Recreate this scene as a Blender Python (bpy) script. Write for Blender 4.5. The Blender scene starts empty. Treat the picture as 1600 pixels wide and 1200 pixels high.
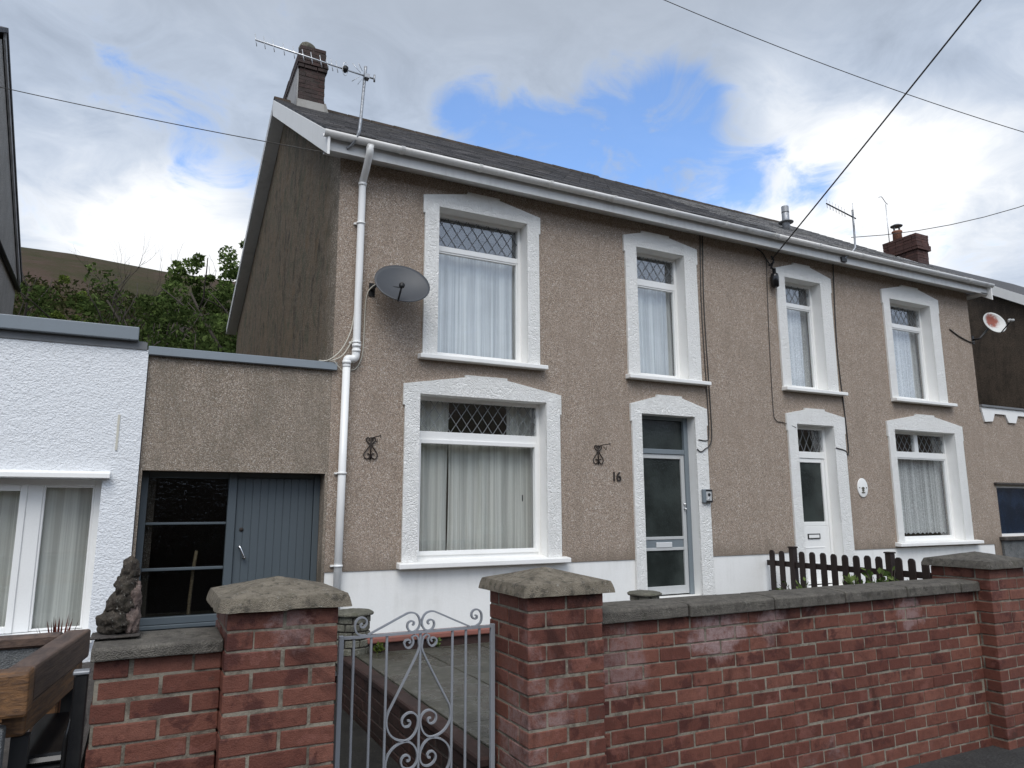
import bpy, bmesh, math, random
from mathutils import Vector, Matrix, noise as mnoise
R = math.radians
rnd = random.Random(11)
S = bpy.context.scene
COL = S.collection

# ------------------------------------------------------------------ camera
# world: X along the house fronts, Y away from the street, Z up; z = 0 is eye level
D = 8.05
yaw, pitch, roll = R(26.93), R(9.922), R(-0.1645)
fw = Vector((math.sin(yaw)*math.cos(pitch), math.cos(yaw)*math.cos(pitch), math.sin(pitch)))
rt = Vector((math.cos(yaw), -math.sin(yaw), 0)); up = rt.cross(fw)
rt, up = math.cos(roll)*rt + math.sin(roll)*up, -math.sin(roll)*rt + math.cos(roll)*up
cd = bpy.data.cameras.new('camera'); cam = bpy.data.objects.new('camera', cd); COL.objects.link(cam)
cam.matrix_world = Matrix(((rt.x, up.x, -fw.x, 0), (rt.y, up.y, -fw.y, -D), (rt.z, up.z, -fw.z, 0), (0, 0, 0, 1)))
cd.sensor_width = 36; cd.lens = 36*1119.44/1600; cd.clip_start = .05; cd.clip_end = 4000
S.camera = cam
S.view_settings.view_transform = 'Standard'; S.view_settings.look = 'None'
S.view_settings.exposure = 0.55; S.view_settings.gamma = 1

# ------------------------------------------------------------------ node helpers
class NT:
    def __init__(s, tree): s.t = tree; s.n = tree.nodes; s.l = tree.links
    def new(s, kind, **kw):
        n = s.n.new(kind)
        for k, v in kw.items(): setattr(n, k, v)
        return n
    def put(s, sock, v):
        if isinstance(v, bpy.types.NodeSocket): s.l.new(v, sock)
        elif isinstance(v, (tuple, list)) and sock.type == 'RGBA' and len(v) == 3: sock.default_value = (*v, 1)
        else: sock.default_value = v
    def math(s, op, a, b=0.0, c=None, clamp=False):
        n = s.new('ShaderNodeMath', operation=op, use_clamp=clamp)
        s.put(n.inputs[0], a); s.put(n.inputs[1], b)
        if c is not None: s.put(n.inputs[2], c)
        return n.outputs[0]
    def vmath(s, op, a, b=(0, 0, 0)):
        n = s.new('ShaderNodeVectorMath', operation=op)
        s.put(n.inputs[0], a); s.put(n.inputs[1], b)
        return n.outputs['Value'] if op in ('LENGTH', 'DISTANCE', 'DOT_PRODUCT') else n.outputs[0]
    def noise(s, vec, scale, detail=3, rough=.55, dist=0.0):
        n = s.new('ShaderNodeTexNoise'); s.put(n.inputs['Vector'], vec)
        n.inputs['Scale'].default_value = scale; n.inputs['Detail'].default_value = detail
        n.inputs['Roughness'].default_value = rough; n.inputs['Distortion'].default_value = dist
        return n.outputs[0]
    def vor(s, vec, scale, feature='F1', out='Distance', rand=1.0):
        n = s.new('ShaderNodeTexVoronoi', feature=feature); s.put(n.inputs['Vector'], vec)
        n.inputs['Scale'].default_value = scale; n.inputs['Randomness'].default_value = rand
        return n.outputs[out]
    def mapr(s, v, a, b, c=0.0, d=1.0, smooth=True):
        n = s.new('ShaderNodeMapRange'); n.interpolation_type = 'SMOOTHSTEP' if smooth else 'LINEAR'
        s.put(n.inputs[0], v)
        for i, x in enumerate((a, b, c, d)): s.put(n.inputs[1+i], x)
        return n.outputs[0]
    def mix(s, f, a, b, blend='MIX'):
        n = s.new('ShaderNodeMix', data_type='RGBA', blend_type=blend)
        s.put(n.inputs[0], f); s.put(n.inputs[6], a); s.put(n.inputs[7], b)
        return n.outputs[2]
    def ramp(s, f, stops):
        n = s.new('ShaderNodeValToRGB'); e = n.color_ramp.elements
        while len(e) < len(stops): e.new(.5)
        for q, (p, c) in zip(e, stops): q.position = p; q.color = (*c, 1)
        s.put(n.inputs[0], f); return n.outputs[0]
    def scalev(s, v, sc):
        n = s.new('ShaderNodeMapping'); s.put(n.inputs['Vector'], v); n.inputs['Scale'].default_value = sc
        return n.outputs[0]
    def bump(s, h, strength=.5, dist=.01):
        n = s.new('ShaderNodeBump'); n.inputs['Strength'].default_value = strength
        n.inputs['Distance'].default_value = dist; s.put(n.inputs['Height'], h)
        return n.outputs[0]

MATS = {}
def material(name):
    m = bpy.data.materials.new(name); m.use_nodes = True
    t = NT(m.node_tree); p = m.node_tree.nodes['Principled BSDF']
    MATS[name] = m
    return m, t, p
def objco(t): return t.new('ShaderNodeTexCoord').outputs['Object']
def setp(t, p, **kw):
    names = dict(col='Base Color', rough='Roughness', metal='Metallic', normal='Normal', spec='Specular IOR Level', alpha='Alpha')
    for k, v in kw.items(): t.put(p.inputs[names[k]], v)

# ------------------------------------------------------------------ sky and sun
SUN_EL, SUN_AZ = R(52), R(208)          # soft light through cloud from the street side
w = bpy.data.worlds.new('World'); S.world = w; w.use_nodes = True
t = NT(w.node_tree); t.n.clear()
dirv = t.new('ShaderNodeTexCoord').outputs['Generated']
sky = t.new('ShaderNodeTexSky', sky_type='NISHITA'); sky.sun_disc = False
sky.sun_elevation = SUN_EL; sky.sun_rotation = SUN_AZ; sky.ozone_density = 2.0
bg_sky = t.new('ShaderNodeBackground'); t.put(bg_sky.inputs[0], t.mix(1.0, sky.outputs[0], (.90, 1.09, 1.29), 'MULTIPLY')); bg_sky.inputs[1].default_value = .15
sep = t.new('ShaderNodeSeparateXYZ'); t.put(sep.inputs[0], dirv)
dz = t.math('MAXIMUM', sep.outputs[2], .06)
cb = t.new('ShaderNodeCombineXYZ')
t.put(cb.inputs[0], t.math('DIVIDE', sep.outputs[0], t.math('ADD', dz, .25)))
t.put(cb.inputs[1], t.math('DIVIDE', sep.outputs[1], t.math('ADD', dz, .25)))
P2 = cb.outputs[0]
n_big = t.noise(P2, 2.1, 6, .6, .4)
n_fine = t.noise(P2, 6.0, 9, .62, .9)
def dirvec(az, el): return (math.sin(R(az))*math.cos(R(el)), math.cos(R(az))*math.cos(R(el)), math.sin(R(el)))
def blob(az, el, r):
    dd = t.vmath('DISTANCE', dirv, dirvec(az, el))
    return t.mapr(dd, r, r*.15, 0, 1, False)
def total(items):
    acc = None
    for it in items:
        b = t.math('MULTIPLY', blob(*it[:3]), it[3]) if len(it) > 3 else blob(*it)
        acc = b if acc is None else t.math('ADD', acc, b)
    return acc
gap = total([(25, 29.0, .10), (31, 27.0, .11), (37, 28.5, .13), (42.5, 30.5, .085), (38, 24.0, .10), (46, 24, .08), (51.5, 22.5, .055), (21.5, 31.0, .04, .6)])
gap = t.math('MULTIPLY', t.math('MINIMUM', gap, 1.0), .95)
gap = t.math('ADD', gap, total([(0, 27, .13, .40), (9, 23.5, .09, .42), (-6, 30, .08, .22), (60, 19, .06, .45), (66, 16.5, .05, .4)]))
gap = t.math('ADD', gap, t.math('MULTIPLY', t.math('SUBTRACT', n_fine, .5), 2.5))
gap = t.math('ADD', gap, t.math('MULTIPLY', t.math('SUBTRACT', n_big, .5), 1.1))
clear = t.mapr(gap, .22, 1.02, 0, .90)
# thin white veils over the blue
bright = total([(-3, 17.5, .20), (3, 18, .15), (50, 20, .18), (54, 24, .14, .7), (58, 20, .16), (44, 20.5, .07), (66, 23, .15, .5), (48.5, 31, .07, .5)])
bright = t.math('ADD', t.math('MULTIPLY', bright, .85), t.math('MULTIPLY', t.math('SUBTRACT', n_fine, .5), 1.3))
bright = t.math('ADD', bright, t.math('MULTIPLY', t.math('SUBTRACT', n_big, .45), 1.1))
ccol = t.ramp(t.mapr(bright, -.35, 1.0, 0, 1, False), [(0.0, (.255, .30, .375)), (.30, (.345, .40, .49)), (.58, (.455, .505, .585)), (.82, (.60, .63, .675)), (1.0, (.73, .74, .755))])
# the overcast is deepest high up
ccol = t.mix(t.mapr(sep.outputs[2], .48, .64, 0, .75), ccol, (.30, .335, .39))
bg_cl = t.new('ShaderNodeBackground'); t.put(bg_cl.inputs[0], ccol)
# unseen cloud behind the viewer is made brighter to light the house fronts
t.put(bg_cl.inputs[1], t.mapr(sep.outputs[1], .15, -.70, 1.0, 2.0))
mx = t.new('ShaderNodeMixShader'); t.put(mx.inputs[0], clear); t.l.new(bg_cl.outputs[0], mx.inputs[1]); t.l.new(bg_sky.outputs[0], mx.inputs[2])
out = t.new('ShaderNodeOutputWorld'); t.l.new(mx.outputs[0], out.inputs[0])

sl = bpy.data.lights.new('sun', 'SUN'); sl.energy = 1.35; sl.angle = R(38); sl.color = (1.0, .965, .92)
so = bpy.data.objects.new('sun', sl); COL.objects.link(so)
sd = Vector((math.sin(SUN_AZ)*math.cos(SUN_EL), math.cos(SUN_AZ)*math.cos(SUN_EL), math.sin(SUN_EL)))
so.rotation_euler = (-sd).to_track_quat('-Z', 'Y').to_euler()
S.cycles.use_denoising = True
S.cycles.max_bounces = 8; S.cycles.transparent_max_bounces = 24

# ------------------------------------------------------------------ materials
SILLS = ((2.82, 4.56, 1.79), (5.87, 7.33, 1.79), (8.89, 10.29, 1.84), (11.53, 13.24, 1.84))
def m_pebble(name, c_dark, c_mid, c_light, stain, stain_amt, side=False, psc=116):
    m, t, p = material(name); o = objco(t)
    cell = t.vor(o, psc, out='Color'); sepc = t.new('ShaderNodeSeparateColor'); t.put(sepc.inputs[0], cell)
    dist = t.vor(o, psc)
    pick = sepc.outputs[0]
    base = t.ramp(pick, [(0, c_dark), (.34, c_mid), (.66, c_mid), (1, c_light)])
    warm = t.mix(t.math('MULTIPLY', sepc.outputs[1], .40), base, (.34, .245, .165))
    pit = t.mapr(dist, .35, .75, 0, .60)
    colr = t.mix(pit, warm, tuple(x*.38 for x in c_dark))
    big = t.noise(o, .9, 4, .6)
    colr = t.mix(t.mapr(big, .42, .72, 0, .38), colr, tuple(x*.72 for x in c_mid))
    streak = t.noise(t.scalev(o, (3.2, 3.2, .55)), 1.6, 6, .72, .6)
    med = t.noise(o, 3.2, 5, .65)
    msk = t.mapr(t.math('ADD', t.math('MULTIPLY', streak, .65), t.math('MULTIPLY', med, .45)), .47, .74, 0, stain_amt)
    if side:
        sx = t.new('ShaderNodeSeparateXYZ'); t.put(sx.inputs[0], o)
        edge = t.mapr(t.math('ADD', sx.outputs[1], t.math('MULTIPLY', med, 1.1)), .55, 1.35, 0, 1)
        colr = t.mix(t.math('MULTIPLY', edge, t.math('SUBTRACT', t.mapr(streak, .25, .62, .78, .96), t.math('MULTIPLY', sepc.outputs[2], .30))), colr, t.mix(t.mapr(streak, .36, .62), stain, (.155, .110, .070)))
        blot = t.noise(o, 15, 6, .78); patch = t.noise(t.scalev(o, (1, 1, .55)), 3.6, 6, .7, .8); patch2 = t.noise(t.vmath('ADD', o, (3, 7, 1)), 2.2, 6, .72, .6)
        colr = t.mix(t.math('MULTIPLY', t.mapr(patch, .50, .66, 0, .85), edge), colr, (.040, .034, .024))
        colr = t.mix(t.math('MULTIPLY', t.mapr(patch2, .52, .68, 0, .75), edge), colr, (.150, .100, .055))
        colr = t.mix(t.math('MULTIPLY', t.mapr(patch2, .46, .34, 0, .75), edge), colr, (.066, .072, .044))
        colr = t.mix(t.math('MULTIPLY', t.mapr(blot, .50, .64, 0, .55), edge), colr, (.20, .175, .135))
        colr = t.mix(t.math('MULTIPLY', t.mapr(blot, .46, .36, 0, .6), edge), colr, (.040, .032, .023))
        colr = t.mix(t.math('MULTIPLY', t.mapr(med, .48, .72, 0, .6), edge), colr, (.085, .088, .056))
    else:
        colr = t.mix(msk, colr, stain)
        # rain-washed grime below the window sills
        sw = t.new('ShaderNodeSeparateXYZ'); t.put(sw.inputs[0], t.new('ShaderNodeNewGeometry').outputs['Position'])
        fine_s = t.noise(t.scalev(o, (9, 1, .7)), 2.0, 5, .7)
        for (xa, xb, zs) in SILLS:
            inx = t.math('MULTIPLY', t.mapr(sw.outputs[0], xa-.05, xa+.12), t.mapr(sw.outputs[0], xb+.05, xb-.12))
            inz = t.math('MULTIPLY', t.mapr(t.math('ADD', sw.outputs[2], t.math('MULTIPLY', fine_s, .55)), zs-.02, zs+.26), t.mapr(sw.outputs[2], zs+.03, zs+.0))
            colr = t.mix(t.math('MULTIPLY', t.math('MULTIPLY', inx, inz), .42), colr, stain)
        # splashed dirt along the foot of the render
        sx = t.new('ShaderNodeSeparateXYZ'); t.put(sx.inputs[0], t.new('ShaderNodeNewGeometry').outputs['Position'])
        foot = t.mapr(t.math('ADD', sx.outputs[2], t.math('MULTIPLY', streak, -.5)), -.66, -.98, 0, .75)
        colr = t.mix(foot, colr, tuple(x*.8 for x in stain))
    h = t.math('SUBTRACT', t.math('MULTIPLY', sepc.outputs[2], .5), dist)
    setp(t, p, col=colr, rough=.9, spec=.25, normal=t.bump(h, .55, .008))
    return m
PEB = m_pebble('pebbledash', (.24, .187, .150), (.480, .382, .306), (.82, .75, .67), (.25, .20, .155), .50)
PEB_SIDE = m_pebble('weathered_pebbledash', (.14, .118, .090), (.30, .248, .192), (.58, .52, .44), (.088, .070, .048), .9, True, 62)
PEB_ANX = m_pebble('grey_pebbledash', (.18, .148, .118), (.385, .318, .252), (.70, .64, .57), (.17, .145, .112), .60)
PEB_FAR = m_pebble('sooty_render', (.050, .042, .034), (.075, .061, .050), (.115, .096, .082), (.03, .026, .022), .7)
PEB_LEFT = m_pebble('grey_render', (.40, .39, .37), (.54, .53, .51), (.64, .63, .62), (.27, .26, .24), .6)

def m_paint(name, col, rough=.6, nscale=45, bstr=.0, bdist=.01, dirt=.15, dirtcol=(.35, .33, .29), pattern=None, spec=.4):
    m, t, p = material(name); o = objco(t)
    d = t.noise(o, 2.4, 6, .65); d2 = t.noise(t.scalev(o, (9, 9, 1.0)), 1.2, 4, .6)
    msk = t.mapr(t.math('ADD', t.math('MULTIPLY', d, .6), t.math('MULTIPLY', d2, .5)), .50, .85, 0, dirt)
    c = t.mix(msk, col, dirtcol)
    fine = t.noise(o, 60, 3, .6)
    c = t.mix(t.mapr(fine, .3, .7, 0, .10), c, tuple(x*.7 for x in col))
    kw = dict(col=c, rough=rough, spec=spec)
    if bstr:
        if pattern == 'artex':
            wv = t.noise(o, 15, 2, .5, 2.4)
            h = t.math('ADD', t.math('MULTIPLY', t.math('ABSOLUTE', t.math('SUBTRACT', wv, .5)), -5.0), t.math('MULTIPLY', t.noise(o, 30, 2), .6))
        elif pattern == 'stipple':
            h = t.math('ADD', t.noise(t.scalev(o, (1, 1, 1.25)), nscale, 2, .5, .6), t.math('MULTIPLY', t.noise(o, nscale*.35, 2), .6))
        else: h = t.noise(o, nscale, 3)
        kw['normal'] = t.bump(h, bstr, bdist)
    setp(t, p, **kw); return m
W_ART = m_paint('white_artex', (.86, .85, .815), .55, bstr=.62, bdist=.016, dirt=.22, dirtcol=(.50, .485, .44), pattern='artex')
W_TRIM = m_paint('white_trim', (.86, .85, .82), .45, bstr=.12, dirt=.16, dirtcol=(.46, .44, .39))
W_PLINTH = m_paint('white_plinth', (.84, .83, .80), .65, nscale=30, bstr=.12, dirt=.30, dirtcol=(.45, .43, .37))
W_STIP = m_paint('white_roughcast', (.80, .815, .83), .6, nscale=44, bstr=.62, bdist=.022, dirt=.10, dirtcol=(.50, .50, .48), pattern='stipple')
W_PVC = m_paint('white_pvc', (.87, .865, .84), .28, dirt=.10, spec=.5)
W_GUT = m_paint('weathered_white_gutter', (.78, .77, .745), .4, dirt=.75, dirtcol=(.34, .31, .26))
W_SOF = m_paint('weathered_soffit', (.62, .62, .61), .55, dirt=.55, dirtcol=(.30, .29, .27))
GREY_CAP = m_paint('grey_fascia', (.215, .245, .27), .4, dirt=.25, dirtcol=(.15, .16, .16))
GREY_DOOR = m_paint('blue_grey_paint', (.084, .102, .114), .42, dirt=.3, dirtcol=(.055, .07, .08))
GREY_FR = m_paint('grey_paint', (.185, .215, .235), .4, dirt=.25, dirtcol=(.12, .14, .15))
SILVER = m_paint('pale_aluminium', (.50, .51, .505), .38, dirt=.2)
PALE = m_paint('pale_metal', (.62, .63, .63), .35, dirt=.15)
LEADGREY = m_paint('lead', (.17, .175, .18), .5, nscale=12, bstr=.3, dirt=.5, dirtcol=(.08, .08, .078))
LEAD_LT = m_paint('pale_mortar_flashing', (.31, .30, .28), .8, nscale=14, bstr=.5, dirt=.6, dirtcol=(.17, .155, .13))
REND_G = m_paint('streaked_render', (.42, .415, .41), .85, nscale=18, bstr=.5, dirt=.95, dirtcol=(.12, .115, .11))
BLACK = m_paint('black_plastic', (.018, .018, .019), .45, dirt=.4, dirtcol=(.04, .037, .033))
BLACKGL = m_paint('black_gloss', (.010, .010, .011), .16, dirt=.1)
DISH_G = m_paint('dark_grey_dish', (.062, .066, .073), .5, dirt=.25, dirtcol=(.09, .09, .09))
IRON = m_paint('rusty_iron', (.028, .022, .019), .7, nscale=80, bstr=.3, dirt=.5, dirtcol=(.06, .032, .02))
CABLE_W = m_paint('cream_cable', (.62, .59, .50), .5, dirt=.3)
CABLE_D = m_paint('dark_cable', (.045, .04, .036), .6, dirt=.2)
RED_LEDGE = m_paint('red_coping_paint', (.25, .095, .072), .6, nscale=20, bstr=.3, dirt=.75, dirtcol=(.12, .085, .07))
FENCE_W = m_paint('dark_brown_stain', (.022, .013, .011), .55, nscale=50, bstr=.35, dirt=.4, dirtcol=(.045, .03, .024))
CLAY = m_paint('clay_pot', (.33, .15, .09), .8, dirt=.5, dirtcol=(.12, .08, .06))
ORANGE = CLAY

def m_metal(name, col, rough, metal=.9, dirt=.3):
    m, t, p = material(name); o = objco(t)
    n = t.noise(o, 30, 4, .65)
    setp(t, p, col=t.mix(t.mapr(n, .45, .75, 0, dirt), col, tuple(x*.45 for x in col)), rough=t.mapr(n, .3, .7, rough*.8, rough*1.3), metal=metal); return m
GATEM = m_paint('zinc_paint', (.27, .285, .31), .45, nscale=60, bstr=.2, bdist=.003, dirt=.45, dirtcol=(.13, .13, .135))
GALV = m_metal('galvanised_steel', (.36, .37, .385), .5, .75, .55)
CHROME = m_metal('chrome', (.80, .80, .80), .14, 1.0, .1)
ALU = m_metal('aerial_aluminium', (.62, .63, .64), .4, .8, .3)

def m_brick(name, cols, eff=.5, soot=.35, marks=()):
    m, t, p = material(name); o = t.new('ShaderNodeNewGeometry').outputs['Position']
    at = t.new('ShaderNodeAttribute', attribute_name='tone'); sp = t.new('ShaderNodeSeparateColor'); t.put(sp.inputs[0], at.outputs['Color'])
    n1 = t.noise(o, 26, 6, .7); n2 = t.noise(o, 7.0, 5, .65, .3); n3 = t.noise(o, 1.25, 6, .66, .5); gr = t.noise(o, 190, 2)
    big = t.noise(t.vmath('ADD', o, (11, 5, 2)), .95, 4, .6)
    pick = t.math('ADD', t.math('MULTIPLY', sp.outputs[0], .62), t.math('MULTIPLY', t.math('SUBTRACT', big, .28), 1.15), clamp=True)
    base = t.ramp(pick, [(0, cols[0]), (.30, cols[1]), (.68, cols[2]), (1, cols[3])])
    c = t.mix(t.mapr(n1, .40, .70, 0, .42), base, tuple(x*.52 for x in cols[1]))
    c = t.mix(t.math('MULTIPLY', t.mapr(n2, .50, .60, 0, .85), t.mapr(sp.outputs[2], .25, .8)), c, cols[4])
    c = t.mix(t.mapr(t.noise(t.vmath('ADD', o, (2, 8, 4)), 5.2, 5, .62, .4), .565, .635, 0, .40), c, cols[5] if len(cols) > 5 else cols[3])
    # pale salts: a few cloudy patches, strongest on single bricks
    bl = t.math('MULTIPLY', t.mapr(t.math('ADD', n3, t.math('MULTIPLY', sp.outputs[1], .10)), .64, .78), t.mapr(n1, .34, .60, .15, 1))
    c = t.mix(t.math('MULTIPLY', bl, eff), c, (.36, .27, .26))
    for (px, py, pz, r0, amt) in marks:      # salts washed out of the wall in a few places
        dd = t.vmath('DISTANCE', o, (px, py, pz))
        sm = t.mapr(t.math('ADD', dd, t.math('MULTIPLY', t.math('SUBTRACT', n2, .5), .42)), r0, r0*.5, 0, amt)
        c = t.mix(t.math('MULTIPLY', sm, t.mapr(n1, .30, .58, .25, 1)), c, (.36, .26, .25))
    # damp patches keep the brick colour but darker
    dk = t.mapr(t.noise(t.vmath('ADD', o, (7, 3, 1)), 2.2, 7, .68, .8), .54, .66, 0, soot)
    c = t.mix(dk, c, t.mix(1.0, c, (.36, .30, .30), 'MULTIPLY'))
    c = t.mix(t.mapr(t.noise(o, 11, 6, .75), .60, .70, 0, .55), c, (.055, .040, .033))
    c = t.mix(t.mapr(gr, .35, .65, 0, .25), c, tuple(x*.42 for x in cols[2]))
    h = t.math('ADD', n1, t.math('MULTIPLY', gr, .6))
    setp(t, p, col=c, rough=t.mapr(n3, .4, .7, .60, .88), spec=.35, normal=t.bump(h, .65, .007)); return m
BRICK = m_brick('red_brick', [(.095, .031, .022), (.138, .046, .031), (.180, .066, .044), (.235, .096, .066), (.066, .019, .015), (.26, .108, .085)], .50, .85, ((3.18, -4.55, -.735, .22, .85), (3.62, -4.55, -.70, .17, .65), (5.0, -4.55, -.74, .15, .6), (2.45, -4.55, -.86, .24, .45), (.62, -4.72, -.50, .12, .5)))
BRICK_DK = m_brick('sooty_brick', [(.026, .018, .015), (.038, .023, .019), (.054, .028, .023), (.072, .035, .028), (.025, .018, .015)], .05, .6)
BRICK_OR = m_brick('chimney_brick', [(.060, .034, .029), (.085, .042, .034), (.105, .050, .039), (.13, .06, .046), (.065, .036, .031)], .1, .35)
def m_mortar(name, a, b):
    m, t, p = material(name); o = objco(t)
    n = t.noise(o, 7, 7, .75); g = t.noise(o, 120, 2)
    setp(t, p, col=t.mix(t.mapr(n, .38, .66), a, b), rough=.95, spec=.15, normal=t.bump(g, .6, .006)); return m
MORTAR = m_mortar('mortar', (.27, .24, .19), (.10, .083, .066))
MORTAR_DK = m_mortar('sooty_mortar', (.09, .075, .065), (.04, .034, .03))

def m_stone(name, a, b, moss, dark_amt=.6, sc=1.0, lichen=.4):
    m, t, p = material(name); o = objco(t)
    n = t.noise(o, 7*sc, 7, .7); g = t.noise(o, 110*sc, 3, .6); v = t.vor(o, 130*sc)
    c = t.mix(t.mapr(n, .36, .66), a, b)
    c = t.mix(t.mapr(t.noise(t.vmath('ADD', o, (4, 1, 2)), 15*sc, 6, .7), .50, .64, 0, dark_amt), c, (.045, .042, .036))
    c = t.mix(t.mapr(t.noise(t.vmath('ADD', o, (1, 9, 2)), 10*sc, 5, .7), .54, .70, 0, .6), c, moss)
    c = t.mix(t.mapr(t.noise(t.vmath('ADD', o, (3, 5, 7)), 26*sc, 4, .7), .60, .68, 0, lichen), c, (.46, .45, .40))
    c = t.mix(t.mapr(g, .38, .62, 0, .45), c, tuple(x*.45 for x in a))
    h = t.math('ADD', t.math('MULTIPLY', n, .35), t.math('ADD', t.math('MULTIPLY', g, .6), t.math('MULTIPLY', v, .6)))
    setp(t, p, col=c, rough=.93, spec=.2, normal=t.bump(h, .7, .012)); return m
CONC = m_stone('cap_concrete', (.265, .228, .175), (.165, .142, .110), (.088, .080, .048), .75, 1.7)
COPE = m_stone('coping_concrete', (.165, .150, .128), (.105, .095, .083), (.065, .063, .042), .65, 1.4, lichen=.25)
SLATEY = m_stone('dark_slab', (.10, .088, .08), (.065, .057, .053), (.07, .06, .045), .6)
ROCKM = m_stone('gnarled_rock', (.125, .105, .085), (.034, .028, .024), (.055, .053, .032), .8, 3.0, .8)
ROCKP = m_stone('pinkish_rock', (.33, .25, .22), (.15, .11, .095), (.10, .085, .06), .7, 3.0, .5)
YARD = m_stone('wet_paving', (.098, .094, .074), (.055, .053, .041), (.044, .052, .026), .5, .6, .10)
for nn in YARD.node_tree.nodes:
    if nn.type == 'BSDF_PRINCIPLED': NT(YARD.node_tree).put(nn.inputs['Roughness'], NT(YARD.node_tree).mapr(NT(YARD.node_tree).noise(objco(NT(YARD.node_tree)), 1.6, 4, .6), .42, .56, .13, .55)); nn.inputs['Specular IOR Level'].default_value = .45
PATH = m_stone('wet_dark_path', (.034, .033, .030), (.022, .021, .020), (.028, .030, .020), .4, .6, .04)
BLOCK = m_stone('grey_block', (.20, .205, .205), (.13, .135, .135), (.08, .085, .07), .4)
ASPH = m_stone('asphalt', (.060, .060, .060), (.042, .042, .043), (.05, .05, .048), .3, .5, .05)
PAVE = m_stone('pavement', (.055, .054, .053), (.038, .037, .036), (.07, .07, .06), .4, .4, .05)
PIERST = m_stone('mossy_stone', (.20, .19, .15), (.12, .118, .095), (.075, .082, .045), .6)

def m_slate(name, a, b, moss):
    m, t, p = material(name); o = objco(t)
    bt = t.new('ShaderNodeTexBrick'); t.put(bt.inputs['Vector'], t.scalev(o, (1, 1.18, 0)))
    bt.inputs['Scale'].default_value = 1; bt.inputs['Brick Width'].default_value = .28; bt.inputs['Row Height'].default_value = .21
    bt.inputs['Mortar Size'].default_value = .006; bt.inputs['Color1'].default_value = (*a, 1); bt.inputs['Color2'].default_value = (*b, 1); bt.inputs['Mortar'].default_value = (.01, .01, .011, 1)
    n = t.noise(o, 1.8, 6, .7); g = t.noise(o, 34, 4, .7)
    at = t.new('ShaderNodeAttribute', attribute_name='tone'); sp = t.new('ShaderNodeSeparateColor'); t.put(sp.inputs[0], at.outputs['Color'])
    c = t.mix(1.0, bt.outputs[0], t.ramp(sp.outputs[0], [(0, (.45, .45, .47)), (.5, (.95, .95, .95)), (1, (1.5, 1.45, 1.4))]), 'MULTIPLY')
    c = t.mix(t.mapr(n, .48, .68, 0, .7), c, moss)
    c = t.mix(t.mapr(g, .4, .65, 0, .4), c, (.03, .03, .032))
    setp(t, p, col=c, rough=.62, spec=.4, normal=t.bump(t.math('ADD', bt.outputs[1], t.math('MULTIPLY', g, -.5)), .7, .01)); return m
SLATE1 = m_slate('dark_slate', (.055, .053, .056), (.085, .080, .082), (.075, .066, .052))
SLATE2 = m_slate('grey_slate', (.16, .155, .155), (.22, .215, .21), (.105, .10, .075))
RIDGE = m_stone('ridge_tile', (.085, .06, .045), (.05, .042, .032), (.055, .06, .026), .6, 1, .1)

def m_glass(name, tint=(.985, .99, .985), rough=.01, ripple=0.0, f0=.095):
    m, t, p = material(name); t.n.remove(p)
    o = objco(t)
    tr = t.new('ShaderNodeBsdfTransparent'); tr.inputs[0].default_value = (*tint, 1)
    gl = t.new('ShaderNodeBsdfGlossy'); gl.inputs['Roughness'].default_value = rough; gl.inputs['Color'].default_value = (.95, .97, 1, 1)
    wob = t.noise(o, 1.3, 2); h = t.math('MULTIPLY', wob, .3)
    if ripple: h = t.math('ADD', h, t.math('MULTIPLY', t.noise(o, 34, 2, .5, .5), ripple))
    nb = t.bump(h, .10 if not ripple else .5, .02)
    t.put(gl.inputs['Normal'], nb)
    lw = t.new('ShaderNodeLayerWeight'); lw.inputs[0].default_value = .5
    f = t.math('ADD', t.math('MULTIPLY', t.math('POWER', lw.outputs['Facing'], 5.0), .9), f0, clamp=True)
    mx = t.new('ShaderNodeMixShader'); t.put(mx.inputs[0], f); t.l.new(tr.outputs[0], mx.inputs[1]); t.l.new(gl.outputs[0], mx.inputs[2])
    t.l.new(mx.outputs[0], m.node_tree.nodes['Material Output'].inputs[0]); return m
GLASS = m_glass('window_glass')
GLASS_DK = m_glass('patterned_dark_glass', (.62, .63, .63), .03, .42, .02)
def m_frost(name, col):
    m, t, p = material(name); o = objco(t)
    n = t.noise(t.scalev(o, (1, 1, .5)), 38, 3, .6, 1.2); b = t.noise(o, 1.9, 3)
    setp(t, p, col=t.mix(t.mapr(b, .35, .65), col, tuple(x*2.2 for x in col)), rough=.2, spec=.42, normal=t.bump(n, .35, .01)); return m
FROST = m_frost('obscure_glass', (.017, .021, .0195))
BLUEGL = m_frost('dark_blue_glass', (.006, .012, .024))

def m_curtain(name, col, alpha, lace=0):
    m, t, p = material(name); o = objco(t); t.n.remove(p)
    df = t.new('ShaderNodeBsdfDiffuse'); df.inputs[0].default_value = (*col, 1)
    tl = t.new('ShaderNodeBsdfTranslucent'); tl.inputs[0].default_value = (*col, 1)
    a = t.new('ShaderNodeMixShader'); a.inputs[0].default_value = .25; t.l.new(df.outputs[0], a.inputs[1]); t.l.new(tl.outputs[0], a.inputs[2])
    tr = t.new('ShaderNodeBsdfTransparent')
    streak = t.noise(t.scalev(o, (14, 1, .12)), 1.5, 4, .65)
    f = t.mapr(streak, .36, .66, alpha-.26, alpha+.16)
    if lace:
        l = t.mapr(t.vor(o, 46), .25, .5, .10, -.22); f = t.math('ADD', f, l, clamp=True)
    b = t.new('ShaderNodeMixShader'); t.put(b.inputs[0], f); t.l.new(tr.outputs[0], b.inputs[1]); t.l.new(a.outputs[0], b.inputs[2])
    t.l.new(b.outputs[0], m.node_tree.nodes['Material Output'].inputs[0]); return m
CURT = m_curtain('net_curtain', (.82, .85, .84), .84)
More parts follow.
